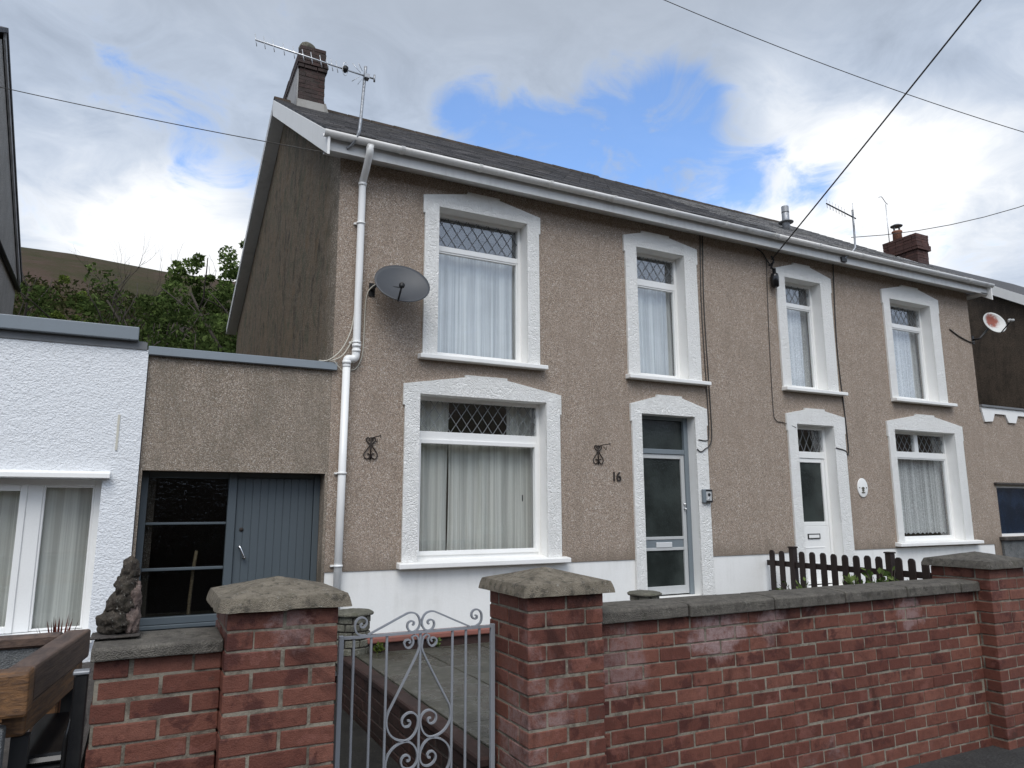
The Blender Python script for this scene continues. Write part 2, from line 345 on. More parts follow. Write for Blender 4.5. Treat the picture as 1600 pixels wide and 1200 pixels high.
CURT_W = m_curtain('cream_curtain', (.85, .86, .81), .93)
LACE = m_curtain('lace_curtain', (.88, .90, .90), .96, 1)

def m_wood(name, a, b, rough=.6):
    m, t, p = material(name); o = objco(t)
    g = t.noise(t.scalev(o, (6, 1.2, 22)), 3, 6, .7, .6); n = t.noise(o, 5, 5, .65)
    c = t.mix(t.mapr(g, .35, .66), a, b); c = t.mix(t.mapr(n, .5, .72, 0, .65), c, tuple(x*.3 for x in b))
    setp(t, p, col=c, rough=rough, normal=t.bump(g, .5, .008)); return m
SLEEPER = m_wood('orange_brown_timber', (.205, .100, .038), (.080, .040, .019))
PALEWOOD = m_wood('pale_wood', (.46, .36, .22), (.30, .22, .13))
SLEEPER_DK = m_wood('weathered_timber', (.125, .078, .055), (.055, .034, .026))

def m_leaf(name, cols, transl=.25):
    m, t, p = material(name); t.n.remove(p)
    at = t.new('ShaderNodeAttribute', attribute_name='tone'); sp = t.new('ShaderNodeSeparateColor'); t.put(sp.inputs[0], at.outputs['Color'])
    c = t.ramp(sp.outputs[0], [(i/(len(cols)-1), q) for i, q in enumerate(cols)])
    df = t.new('ShaderNodeBsdfDiffuse'); t.put(df.inputs[0], c); tl = t.new('ShaderNodeBsdfTranslucent'); t.put(tl.inputs[0], c)
    a = t.new('ShaderNodeMixShader'); a.inputs[0].default_value = transl
    t.l.new(df.outputs[0], a.inputs[1]); t.l.new(tl.outputs[0], a.inputs[2])
    t.l.new(a.outputs[0], m.node_tree.nodes['Material Output'].inputs[0]); return m
LEAF_D = m_leaf('dark_leaves', [(.026, .042, .014), (.046, .070, .021), (.072, .102, .031), (.105, .138, .045)])
LEAF_M = m_leaf('mid_leaves', [(.045, .072, .022), (.080, .120, .036), (.125, .175, .052), (.18, .235, .080)])
LEAF_Y = m_leaf('yellow_green_leaves', [(.05, .075, .016), (.085, .12, .025), (.13, .17, .035), (.17, .21, .05)])
LEAF_R = m_leaf('red_blades', [(.055, .016, .014), (.10, .028, .022), (.15, .06, .04)], .15)
SCRUB = m_leaf('scrub_leaves', [(.020, .027, .010), (.036, .043, .016), (.056, .060, .024), (.075, .068, .03)])
BARK = m_wood('bark', (.065, .052, .04), (.035, .028, .022), .9)
def m_hill(name):
    m, t, p = material(name); o = objco(t)
    n = t.noise(o, .018, 7, .65, .5); f = t.noise(o, .25, 6, .7)
    c = t.ramp(t.math('ADD', t.math('MULTIPLY', n, .7), t.math('MULTIPLY', f, .3)), [(.34, (.030, .036, .014)), (.46, (.052, .046, .025)), (.56, (.080, .053, .042)), (.68, (.048, .046, .024))])
    setp(t, p, col=c, rough=.95, spec=.1, normal=t.bump(f, .8, 1.2)); return m
HILL = m_hill('moorland')

# ------------------------------------------------------------------ geometry helpers
class MB:
    def __init__(s): s.v = []; s.f = []; s.tone = []; s.mi = []; s.cur = (.5, .5, .5); s.m = 0; s.smooth = False; s.sm = []
    def face(s, idx): s.f.append(tuple(idx)); s.tone.append(s.cur); s.mi.append(s.m); s.sm.append(s.smooth)
    def add(s, pts): n = len(s.v); s.v.extend(tuple(p) for p in pts); return n
    def box(s, x0, x1, y0, y1, z0, z1):
        n = s.add([(x0, y0, z0), (x1, y0, z0), (x1, y1, z0), (x0, y1, z0), (x0, y0, z1), (x1, y0, z1), (x1, y1, z1), (x0, y1, z1)])
        for q in ((0, 3, 2, 1), (4, 5, 6, 7), (0, 1, 5, 4), (1, 2, 6, 5), (2, 3, 7, 6), (3, 0, 4, 7)): s.face([n+i for i in q])
    def hexa(s, p):      # 8 corners: bottom loop, top loop
        n = s.add(p)
        for q in ((0, 3, 2, 1), (4, 5, 6, 7), (0, 1, 5, 4), (1, 2, 6, 5), (2, 3, 7, 6), (3, 0, 4, 7)): s.face([n+i for i in q])
    def prism(s, poly, axis, a, b):   # poly in the other two axes
        def P(u, v, k): return {'x': (k, u, v), 'y': (u, k, v), 'z': (u, v, k)}[axis]
        n = s.add([P(u, v, a) for u, v in poly] + [P(u, v, b) for u, v in poly]); k = len(poly)
        s.face([n+i for i in range(k)]); s.face([n+k+i for i in reversed(range(k))])
        for i in range(k): s.face([n+i, n+(i+1) % k, n+k+(i+1) % k, n+k+i])
    def tube(s, pts, r, n=6, closed_ends=True, r2=None):
        pts = [Vector(p) for p in pts]; rings = []; sm = s.smooth; s.smooth = True
        ref = None
        for i, p in enumerate(pts):
            d = (pts[min(i+1, len(pts)-1)] - pts[max(i-1, 0)])
            d = d.normalized() if d.length > 1e-9 else Vector((0, 0, 1))
            if ref is None: ref = Vector((0, 0, 1)) if abs(d.z) < .9 else Vector((1, 0, 0))
            a = (ref - d*ref.dot(d))
            if a.length < 1e-6: a = d.orthogonal()
            a.normalize(); ref = a; b = d.cross(a)
            rad = r if r2 is None else r + (r2-r)*i/max(1, len(pts)-1)
            rings.append(s.add([p + rad*(math.cos(2*math.pi*k/n)*a + math.sin(2*math.pi*k/n)*b) for k in range(n)]))
        for q in range(len(rings)-1):
            for k in range(n): s.face([rings[q]+k, rings[q]+(k+1) % n, rings[q+1]+(k+1) % n, rings[q+1]+k])
        if closed_ends:
            s.face([rings[0]+k for k in reversed(range(n))]); s.face([rings[-1]+k for k in range(n)])
        s.smooth = sm
    def lathe(s, prof, c, n=16):     # prof [(r,z)] around a vertical axis at c
        sm = s.smooth; s.smooth = True; rings = []
        for r, z in prof: rings.append(s.add([(c[0]+r*math.cos(2*math.pi*k/n), c[1]+r*math.sin(2*math.pi*k/n), c[2]+z) for k in range(n)]))
        for q in range(len(rings)-1):
            for k in range(n): s.face([rings[q]+k, rings[q]+(k+1) % n, rings[q+1]+(k+1) % n, rings[q+1]+k])
        s.face([rings[0]+k for k in reversed(range(n))]); s.face([rings[-1]+k for k in range(n)]); s.smooth = sm
    def build(s, name, mat, parent=None, base=None, bevel=0, seg=1, fix=True, tri=False):
        me = bpy.data.meshes.new(name)
        if parent is not None:
            r = parent
            while r.parent: r = r.parent
            off = r.location
        else: off = Vector(base) if base else Vector((0, 0, 0))
        me.from_pydata([(v[0]-off.x, v[1]-off.y, v[2]-off.z) for v in s.v], [], s.f)
        for mm in (mat if isinstance(mat, (list, tuple)) else [mat]): me.materials.append(mm)
        me.polygons.foreach_set('material_index', s.mi); me.polygons.foreach_set('use_smooth', s.sm)
        ca = me.color_attributes.new('tone', 'FLOAT_COLOR', 'CORNER'); buf = []
        for p, tn in zip(me.polygons, s.tone): buf.extend((*tn, 1.0) * p.loop_total)
        ca.data.foreach_set('color', buf)
        if fix or tri:
            bm = bmesh.new(); bm.from_mesh(me)
            if fix: bmesh.ops.recalc_face_normals(bm, faces=bm.faces)
            if tri: bmesh.ops.triangulate(bm, faces=[f for f in bm.faces if len(f.verts) > 4])
            bm.to_mesh(me); bm.free()
        me.update()
        o = bpy.data.objects.new(name, me); COL.objects.link(o)
        if parent is not None: o.parent = parent
        else: o.location = off
        if bevel:
            md = o.modifiers.new('bevel', 'BEVEL'); md.width = bevel; md.segments = seg; md.limit_method = 'ANGLE'; md.angle_limit = R(40)
        return o
def tag(o, label=None, cat=None, group=None, kind=None):
    if label: o['label'] = label
    if cat: o['category'] = cat
    if group: o['group'] = group
    if kind: o['kind'] = kind
    return o
def thing(name, label, cat, loc, group=None):
    o = bpy.data.objects.new(name, None); COL.objects.link(o); o.location = loc; o.empty_display_size = .2
    return tag(o, label, cat, group)
def bx(name, mat, parent, *dims, bevel=0):
    m = MB(); m.box(*dims); return m.build(name, mat, parent, bevel=bevel, seg=2)
def smooth_curve(pts, n=6):
    pts = [Vector(p) for p in pts]; out = []
    for i in range(len(pts)-1):
        p0, p1, p2, p3 = pts[max(i-1, 0)], pts[i], pts[i+1], pts[min(i+2, len(pts)-1)]
        for k in range(n):
            u = k/n
            out.append(.5*((2*p1) + (p2-p0)*u + (2*p0-5*p1+4*p2-p3)*u*u + (3*p1-p0-3*p2+p3)*u**3))
    out.append(pts[-1]); return out

# ------------------------------------------------------------------ ground, street, hills
PZ = -1.75
def sheet(name, mat, x0, x1, y0, y1, z, kind='structure'):
    m = MB(); n = m.add([(x0, y0, z), (x1, y0, z), (x1, y1, z), (x0, y1, z)]); m.face([n, n+1, n+2, n+3])
    return tag(m.build(name, mat), kind=kind)
sheet('ground', HILL, -1500, 1500, -1500, 1500, PZ-.16)
sheet('road', ASPH, -120, 140, -12.4, -6.5, PZ-.125)
m = MB(); m.box(-40, 60, -6.38, -4.30, PZ-.15, PZ); tag(m.build('pavement', PAVE), kind='structure')
m = MB(); m.box(-40, 60, -6.5, -6.384, PZ-.15, PZ+.004); tag(m.build('kerb', COPE, bevel=.015), kind='structure')
m = MB(); m.box(-40, 60, -14.4, -12.4, PZ-.15, PZ-.01); tag(m.build('far_pavement', PAVE), kind='structure')
def hill_mesh(name, xs, ys, hf):
    m = MB(); m.smooth = True; W = len(xs)
    for y in ys: m.add([(x, y, hf(x, y)) for x in xs])
    for j in range(len(ys)-1):
        for i in range(W-1): m.face([j*W+i, j*W+i+1, (j+1)*W+i+1, (j+1)*W+i])
    return tag(m.build(name, HILL, fix=False), kind='structure')
def sstep(a, b, x): u = max(0, min(1, (x-a)/(b-a))); return u*u*(3-2*u)
def h_back(x, y):
    n = mnoise.fractal(Vector((x*.012, y*.012, 3)), 1, 2, 5)
    h = 3.2*sstep(13, 34, y) + 66*sstep(30, 225, y) + n*3.0*sstep(60, 160, y)
    return PZ-.2 + h*(1 - .0009*max(0, x+20)) - 20*sstep(225, 420, y)
hill_mesh('hills', [-420+20*i for i in range(46)], [12+3*j for j in range(10)] + [42+9*j for j in range(44)], h_back)
def h_front(x, y):
    n = mnoise.fractal(Vector((x*.012, y*.012, 8)), 1, 2, 5)
    return PZ-.2 + 36*sstep(40, 175, -y) + n*4*sstep(60, 140, -y)
hill_mesh('hills_across_the_street', [-420+24*i for i in range(40)], [-(40+9*j) for j in range(30)], h_front)

# ------------------------------------------------------------------ brickwork
BM = .010
def tone(): return (rnd.random()**1.05, rnd.random(), rnd.random())
def brick(m, x0, x1, y0, y1, z0, z1):
    j = lambda a: rnd.uniform(-a, a)
    m.cur = tone(); dy = j(.0035); dx = j(.0035); dzz = j(.0028); k = j(.0035)
    m.hexa([(x0+dx, y0+dy, z0+dzz), (x1+dx, y0+dy, z0+dzz+k), (x1+dx, y1+dy, z0+dzz+k), (x0+dx, y1+dy, z0+dzz),
            (x0+dx, y0+dy, z1+dzz), (x1+dx, y0+dy, z1+dzz+k), (x1+dx, y1+dy, z1+dzz+k), (x0+dx, y1+dy, z1+dzz)])
def brick_pillar(x0, x1, y0, y1, ztop, zbot, course=.082, hd=.105):
    m = MB(); g = BM/2; z = ztop; row = 0
    m.m = 1; m.box(x0+.004, x1-.004, y0+.004, y1-.004, zbot, ztop+.006); m.m = 0
    while z > zbot:
        a, b = z-course+BM, z
        xm, ym = (x0+x1)/2, (y0+y1)/2
        if row % 2 == 0:
            for (u, v) in ((x0, xm-g), (xm+g, x1)):
                brick(m, u, v, y0, y0+hd, a, b); brick(m, u, v, y1-hd, y1, a, b)
            brick(m, x0, x0+hd, y0+hd+BM, y1-hd-BM, a, b); brick(m, x1-hd, x1, y0+hd+BM, y1-hd-BM, a, b)
        else:
            for (u, v) in ((y0, ym-g), (ym+g, y1)):
                brick(m, x0, x0+hd, u, v, a, b); brick(m, x1-hd, x1, u, v, a, b)
            brick(m, x0+hd+BM, x1-hd-BM, y0, y0+hd, a, b); brick(m, x0+hd+BM, x1-hd-BM, y1-hd, y1, a, b)
        z -= course; row += 1
    return m
def brick_wall(x0, x1, y0, y1, ztop, zbot, L=.234, course=.082, off=0.0):
    m = MB(); z = ztop; row = 0
    m.m = 1; m.box(x0+.004, x1-.004, y0+.004, y1-.004, zbot, ztop+.004); m.m = 0
    while z > zbot:
        x = x0 - (L/2 if row % 2 else 0) + off
        while x < x1:
            u, v = max(x, x0), min(x+L-BM, x1)
            if v-u > .03:
                brick(m, u, v, y0, y0+.1, z-course+BM, z); brick(m, u, v, y1-.1, y1, z-course+BM, z)
            x += L
        z -= course; row += 1
    return m
def rough(m_obj, amp, sc, seed=0, sub=0, keep=None):
    me = m_obj.data
    if sub:
        bm = bmesh.new(); bm.from_mesh(me); bmesh.ops.subdivide_edges(bm, edges=bm.edges[:], cuts=sub, use_grid_fill=True); bm.to_mesh(me); bm.free()
    for v in me.vertices:
        d = mnoise.noise_vector(v.co*sc + Vector((seed, seed*2, 0))) + .5*mnoise.noise_vector(v.co*sc*3)
        v.co += d*amp
    for p in me.polygons: p.use_smooth = True
    me.update()
def pyramid_cap(x0, x1, y0, y1, zb, zt, zp, inset):
    m = MB(); xm, ym = (x0+x1)/2, (y0+y1)/2; i = inset; N = 24
    def ring(e, z): # square ring with N points a side
        a0, a1, b0, b1 = x0+e, x1-e, y0+e, y1-e; P = []
        for k in range(N): P.append((a0+(a1-a0)*k/N, b0, z))
        for k in range(N): P.append((a1, b0+(b1-b0)*k/N, z))
        for k in range(N): P.append((a1-(a1-a0)*k/N, b1, z))
        for k in range(N): P.append((a0, b1-(b1-b0)*k/N, z))
        return m.add(P)
    half = (x1-x0)/2; 
    rows = [(half*.55, zb), (.0, zb), (i*.12, zb+(zt-zb)*.25), (i*.5, zb+(zt-zb)*.65), (i, zt)]
    for q in range(1, 12): u = q/12; e = i + (half-i)*u; rows.append((e, zt + (zp-zt)*u))
    rs = [ring(*r) for r in rows]; K = 4*N
    m.smooth = True
    for a, b in zip(rs, rs[1:]):
        for k in range(K): m.face([a+k, a+(k+1) % K, b+(k+1) % K, b+k])
    m.face([rs[0]+k for k in reversed(range(K))])
    n = m.add([(xm, ym, zp)])
    for k in range(K): m.face([rs[-1]+k, rs[-1]+(k+1) % K, n])
    return m
def chips(o, zlow, amp):
    for v in o.data.vertices:
        wz = v.co.z + o.location.z
        q = mnoise.noise(v.co*23.0)
        if q > .15: v.co += Vector((0, 0, 1))*amp*(q-.15)*(1 if v.co.z < zlow else .2)

def chip_edge(o, zb):
    for v in o.data.vertices:
        wz = v.co.z+o.parent.location.z
        if wz < zb+.016:
            q = mnoise.noise(Vector((v.co.x*34, v.co.y*34, 2.0)))+.6*mnoise.noise(Vector((v.co.x*75, v.co.y*75, 5.0)))
            if q > 0: v.co.z += .013*q; v.co.x *= 1-.02*q; v.co.y *= 1-.02*q
WALLG = 'brick gate pillars with concrete caps'
def gate_pillar(label, x0, x1, y0, zb, zt, zp, ov, seed, flat=False):
    y1 = y0 + (x1-x0)
    r = thing('gate_pillar', label, 'pillar', ((x0+x1)/2, (y0+y1)/2, PZ), WALLG)
    brick_pillar(x0, x1, y0, y1, zb-.004, PZ).build('brick_shaft', [BRICK, MORTAR], r, bevel=.005, seg=2, fix=False)
    c = pyramid_cap(x0-ov, x1+ov, y0-ov, y1+ov, zb, zt, zp, .016).build('cap', CONC if not flat else COPE, r)
    rough(c, .0014, 24, seed); c.data.set_sharp_from_angle(angle=R(24))
    if seed == 1: chip_edge(c, zb)
    return r
gate_pillar('brick gate pillar at the left of the iron gate, chipped crumbling edge on its pyramid cap', .350, .815, -4.725, -.423, -.366, -.302, .048, 1)
gate_pillar('brick gate pillar at the right of the iron gate, intact pyramid cap', 1.805, 2.266, -4.67, -.445, -.385, -.318, .050, 5)
gate_pillar('brick pillar with a low grey cap at the far end of the long garden wall', 5.80, 6.262, -4.67, -.459, -.402, -.345, .048, 9, True)
# long panel right of the gate
gw = thing('garden_wall', 'long red brick garden wall with grey coping, right of the gate', 'wall', (4.0, -4.44, PZ))
YF = -4.55
brick_wall(2.268, 5.80, YF, YF+.225, -.632, PZ).build('brickwork', [BRICK, MORTAR], gw, bevel=.005, seg=2, fix=False)
xs = [2.268, 2.93, 3.62, 4.28, 4.93, 5.56, 5.798]
for i in range(len(xs)-1):
    m = MB(); a, b = xs[i]+.006, xs[i+1]-.006; q = rnd.uniform(-.006, .006)
    K = 8; prof = [(YF-.045, -.630), (YF-.045, -.566), (YF-.03, -.556), (YF+.11, -.548), (YF+.262, -.556), (YF+.27, -.566), (YF+.27, -.630)]
    rings = []
    for k in range(K+1):
        x = a+(b-a)*k/K; rings.append(m.add([(x, y + q + .002*mnoise.noise(Vector((x*9, y*7, 1))), z+q*.5+.0025*mnoise.noise(Vector((x*8, y*9, z*9)))) for y, z in prof]))
    L = len(prof)
    for k in range(K):
        for j in range(L): m.face([rings[k]+j, rings[k]+(j+1) % L, rings[k+1]+(j+1) % L, rings[k+1]+j])
    m.face([rings[0]+j for j in range(L)]); m.face([rings[K]+j for j in reversed(range(L))])
    m.build('coping_stone', COPE, gw, bevel=.006, seg=2)
# short panel left of the gate
lw = thing('garden_wall', 'short brick garden wall with one thick coping slab, left of the gate', 'wall', (.1, -4.5, PZ))
YL = -4.62
brick_wall(-.125, .348, YL, YL+.225, -.592, PZ, off=-.10).build('brickwork', [BRICK, MORTAR], lw, bevel=.005, seg=2, fix=False)
m = MB(); prof = [(YL-.04, -.590), (YL-.04, -.548), (YL-.028, -.538), (YL+.27, -.528), (YL+.28, -.538), (YL+.28, -.59)]
rings = []
for k in range(13):
    x = -.14+.488*k/12; rings.append(m.add([(x, y + 0.004*mnoise.noise(Vector((x*9, y*7, 4))), z+.0035*mnoise.noise(Vector((x*8, y*9, z*9)))) for y, z in prof]))
for k in range(12):
    for j in range(6): m.face([rings[k]+j, rings[k]+(j+1) % 6, rings[k+1]+(j+1) % 6, rings[k+1]+j])
m.face([rings[0]+j for j in range(6)]); m.face([rings[12]+j for j in reversed(range(6))])
m.build('coping_stone', COPE, lw, bevel=.006, seg=2)

# ------------------------------------------------------------------ front yard
YZ = -1.32; XK = 1.715
m = MB(); m.box(XK+.10, 5.98, -4.30, -1.24, PZ-.1, YZ); tag(m.build('yard_paving', YARD), kind='structure')
sl_ = thing('paving', 'worn grey paving slabs of the raised front yard behind the gate', 'paving', (3.2, -2.8, YZ))
for ix in range(7):
    for iy in range(5):
        m = MB(); x = XK+.115+ix*.61; y = -4.29+iy*.61; q = rnd.uniform(-.003, .004)
        m.hexa([(x, y, YZ+.001), (x+.598, y, YZ+.001), (x+.598, y+.598, YZ+.001), (x, y+.598, YZ+.001),
                (x, y, YZ+.014+q), (x+.598, y, YZ+.014+q), (x+.598, y+.598, YZ+.014+q*.3), (x, y+.598, YZ+.014+q*.3)])
        m.build('slab', YARD, sl_, bevel=.004)
m = MB(); m.box(.82, XK-.012, -4.30, -.05, PZ-.14, PZ+.02); tag(m.build('path', PATH), kind='structure')
m = MB(); m.box(-.12, .81, -4.34, -.06, PZ-.1, -1.2); tag(m.build('raised_bed', SLATEY), kind='structure')
m = MB(); m.box(6.0, 14, -4.30, -.2, PZ-.1, -1.40); tag(m.build('neighbouring_yard', YARD), kind='structure')
rk = thing('retaining_wall', 'low dark brick retaining wall along the path behind the gate', 'wall', (XK, -2.6, PZ))
m = MB(); z = YZ-.05; row = 0
m.m = 1; m.box(XK+.006, XK+.098, -4.295, -1.26, PZ, z); m.m = 0
while z > PZ:
    y = -4.295 - (.115 if row % 2 else 0)
    while y < -1.3:
        a, b = max(y, -4.295), min(y+.222, -1.262)
        if b-a > .03: brick(m, XK, XK+.1, a, b, z-.073, z)
        y += .232
    z -= .082; row += 1
m.build('brickwork', [BRICK_DK, MORTAR_DK], rk, bevel=.005, fix=False)
m = MB(); m.box(XK-.012, XK+.112, -4.298, -1.255, YZ-.046, YZ+.006); m.build('edging', BRICK_DK, rk, bevel=.01)
# terrace wall in front of the house
tw = thing('terrace_wall', 'low terrace wall with red painted coping below the white plinth', 'wall', (3.4, -1.2, YZ))
bx('wall', BRICK_DK, tw, 1.80, 5.0, -1.2, -1.02, YZ-.1, -1.232)
bx('coping', RED_LEDGE, tw, 1.79, 5.0, -1.235, -1.0, -1.231, -1.178, bevel=.012)
m = MB(); m.box(1.82, 8.2, -1.015, -.012, YZ-.25, -1.40); tag(m.build('terrace', YARD), kind='structure')
def pier(label, xc, yc):
    r = thing('stone_pier', label, 'pier', (xc, yc, -1.40), 'stone piers on the terrace edge')
    m = MB(); z = -1.178
    m.m = 1; m.lathe([(.150, -.24), (.150, .205)], (xc, yc, z), 12); m.m = 0
    for row in range(-3, 3):
        for k in range(7):
            a0 = 2*math.pi*(k+(.5 if row % 2 else 0))/7+.05; a1 = a0+2*math.pi/7-.07; m.cur = tone()
            zz = z+row*.07
            P = []
            for (rr, aa) in ((.165, a0), (.165, a1), (.12, a1), (.12, a0)): P.append((xc+rr*math.cos(aa), yc+rr*math.sin(aa)))
            am = (a0+a1)/2
            n = m.add([(x, y, zz+.004) for x, y in P]+[(x, y, zz+.064) for x, y in P]+[(xc+.172*math.cos(am), yc+.172*math.sin(am), zz+.004), (xc+.172*math.cos(am), yc+.172*math.sin(am), zz+.064)])
            for q in ((0, 8, 9, 4), (8, 1, 5, 9), (1, 2, 6, 5), (3, 0, 4, 7), (4, 9, 5, 6, 7), (0, 3, 2, 1, 8)): m.face([n+i for i in q])
    m.build('stonework', [PIERST, MORTAR_DK], r, bevel=.006)
    m = MB(); m.smooth = True; m.lathe([(.17, 0), (.195, .004), (.20, .022), (.18, .036), (.10, .042), (.02, .044)], (xc, yc, z+.206), 20)
    c = m.build('cap', PIERST, r); rough(c, .005, 12, 3)
pier('mossy round stone pier by the path, left end of the terrace wall', 1.83, -1.12)
pier('round stone pier in front of the grey glazed front door', 5.20, -1.15)

# ------------------------------------------------------------------ buildings
def grid_wall(x0, x1, z0, z1, y0, y1, holes):
    """solid wall between y0 (street) and y1 with rectangular holes, axis aligned, faces the street"""
    m = MB()
    xs = sorted({x0, x1, *[h[0] for h in holes], *[h[1] for h in holes]}); zs = sorted({z0, z1, *[h[2] for h in holes], *[h[3] for h in holes]})
    xs = [x for x in xs if x0 <= x <= x1]; zs = [z for z in zs if z0 <= z <= z1]
    def solid(i, j):
        if i < 0 or j < 0 or i >= len(xs)-1 or j >= len(zs)-1: return False
        cx, cz = (xs[i]+xs[i+1])/2, (zs[j]+zs[j+1])/2
        return not any(h[0] < cx < h[1] and h[2] < cz < h[3] for h in holes)
    for i in range(len(xs)-1):
        for j in range(len(zs)-1):
            if not solid(i, j): continue
            a, b, c, d = xs[i], xs[i+1], zs[j], zs[j+1]
            for y in (y0, y1):
                n = m.add([(a, y, c), (b, y, c), (b, y, d), (a, y, d)]); m.face([n, n+1, n+2, n+3] if y == y0 else [n+3, n+2, n+1, n])
            if not solid(i-1, j): n = m.add([(a, y0, c), (a, y0, d), (a, y1, d), (a, y1, c)]); m.face([n, n+1, n+2, n+3])
            if not solid(i+1, j): n = m.add([(b, y0, c), (b, y1, c), (b, y1, d), (b, y0, d)]); m.face([n, n+1, n+2, n+3])
            if not solid(i, j-1): n = m.add([(a, y0, c), (a, y1, c), (b, y1, c), (b, y0, c)]); m.face([n, n+1, n+2, n+3])
            if not solid(i, j+1): n = m.add([(a, y0, d), (b, y0, d), (b, y1, d), (a, y1, d)]); m.face([n, n+1, n+2, n+3])
    return m
SLOPE = .6263; RY = 4.6; RZ = 7.40; BY, BZ = 11.0, 4.74
def roof_z(y): return RZ - SLOPE*(RY-y) if y <= RY else RZ - (RZ-BZ)*(y-RY)/(BY-RY)

def surround_mesh(op, a, b, zc, cl, cr, zb, ze, e, zbot, d=.032):
    """moulded surround: op = opening (x0,x1,z0,z1)"""
    x0, x1, z0, z1 = op; st = .028
    sl = lambda x: zc + (zb-st-zc)*((x-a)/(cl-a) if x <= cl else (b-x)/(b-cr))
    poly = [(a+e, zbot), (a+e, ze), (a, ze), (a, zc), (cl, zb-st), (cl, zb), (cr, zb), (cr, zb-st), (b, zc), (b, ze), (b-e, ze), (b-e, zbot), (x1, zbot), (x1, z1), (x0, z1), (x0, zbot)]
    m = MB(); m.prism(poly, 'y', -d, .003)
    return m
def liner(op, depth, t=.02):
    x0, x1, z0, z1 = op; m = MB()
    m.box(x0-t, x0, .0035, depth, z0, z1+t); m.box(x1, x1+t, .0035, depth, z0, z1+t); m.box(x0, x1, .0035, depth, z1, z1+t)
    return m
def frame_ring(m, x0, x1, z0, z1, w, y0, y1, wb=None):
    wb = wb or w
    m.box(x0, x0+w, y0, y1, z0, z1); m.box(x1-w, x1, y0, y1, z0, z1)
    m.box(x0+w, x1-w, y0+.0015, y1, z1-w, z1); m.box(x0+w, x1-w, y0+.0015, y1, z0, z0+wb)
def pane(parent, mat, x0, x1, z0, z1, y):
    m = MB(); m.box(x0-.008, x1+.008, y, y+.006, z0-.008, z1+.008); return m.build('pane', mat, parent)
def leading(parent, x0, x1, z0, z1, y, w=.145, h=.205, th=.0036, mat=None):
    """diamond lead strips clipped to the pane"""
    m = MB(); sl = h/w
    for sgn in (1, -1):
        c = -40
        while c < 40:
            # line z = sgn*sl*(x-x0) + c*h + z0
            pts = []
            f = lambda x: sgn*sl*(x-x0)+c*h+z0
            g = lambda z: x0+(z-z0-c*h)/(sgn*sl)
            for x in (x0, x1):
                if z0 <= f(x) <= z1: pts.append((x, f(x)))
            for z in (z0, z1):
                if x0 < g(z) < x1: pts.append((g(z), z))
            if len(pts) >= 2:
                p, q = pts[0], pts[-1]
                if math.dist(p, q) > .03:
                    dx, dz_ = q[0]-p[0], q[1]-p[1]; L = math.hypot(dx, dz_); nx, nz = -dz_/L*th, dx/L*th
                    yy = y - (.0005 if sgn > 0 else 0)
                    m.prism([(p[0]+nx, p[1]+nz), (q[0]+nx, q[1]+nz), (q[0]-nx, q[1]-nz), (p[0]-nx, p[1]-nz)], 'y', yy-.004, yy)
            c += 1
    return m.build('leading', mat or LEAD_IN, parent)
LEAD_IN = m_paint('window_lead', (.23, .24, .24), .5, dirt=.2)
LEAD_DK = m_paint('dark_window_lead', (.10, .105, .11), .5, dirt=.2)
def curtain(label, x0, x1, z0, z1, y, mat, seed, folds=1.0, amp=.028, scallop=0.0):
    r = random.Random(seed); m = MB(); m.smooth = True
    n = int((x1-x0)/.012); ph = [r.uniform(0, 6.28) for _ in range(4)]
    cols = []
    for i in range(n+1):
        x = x0+(x1-x0)*i/n; u = (x-x0)
        dy = amp*(math.sin(u*38*folds+ph[0]+1.3*math.sin(u*9+ph[1])) + .5*math.sin(u*85*folds+ph[2]) + .7*math.sin(u*13+ph[3]))*.6
        cols.append((x, dy))
    K = 6
    for j in range(K+1):
        v = j/K
        for i, (x, dy) in enumerate(cols):
            zb = z0 + (scallop*abs(math.sin((x-x0)*26)) if j == 0 else 0)
            m.add([(x + .012*math.sin(v*3+i*.09), y + dy*(.45+.55*(1-v)), zb + (z1-zb)*v)])
    W = n+1
    for j in range(K):
        for i in range(n): m.face([j*W+i, j*W+i+1, (j+1)*W+i+1, (j+1)*W+i])
    o = m.build('net_curtain', mat, base=((x0+x1)/2, y, z0), fix=False)
    return tag(o, label, 'curtain', 'net curtains behind the windows')

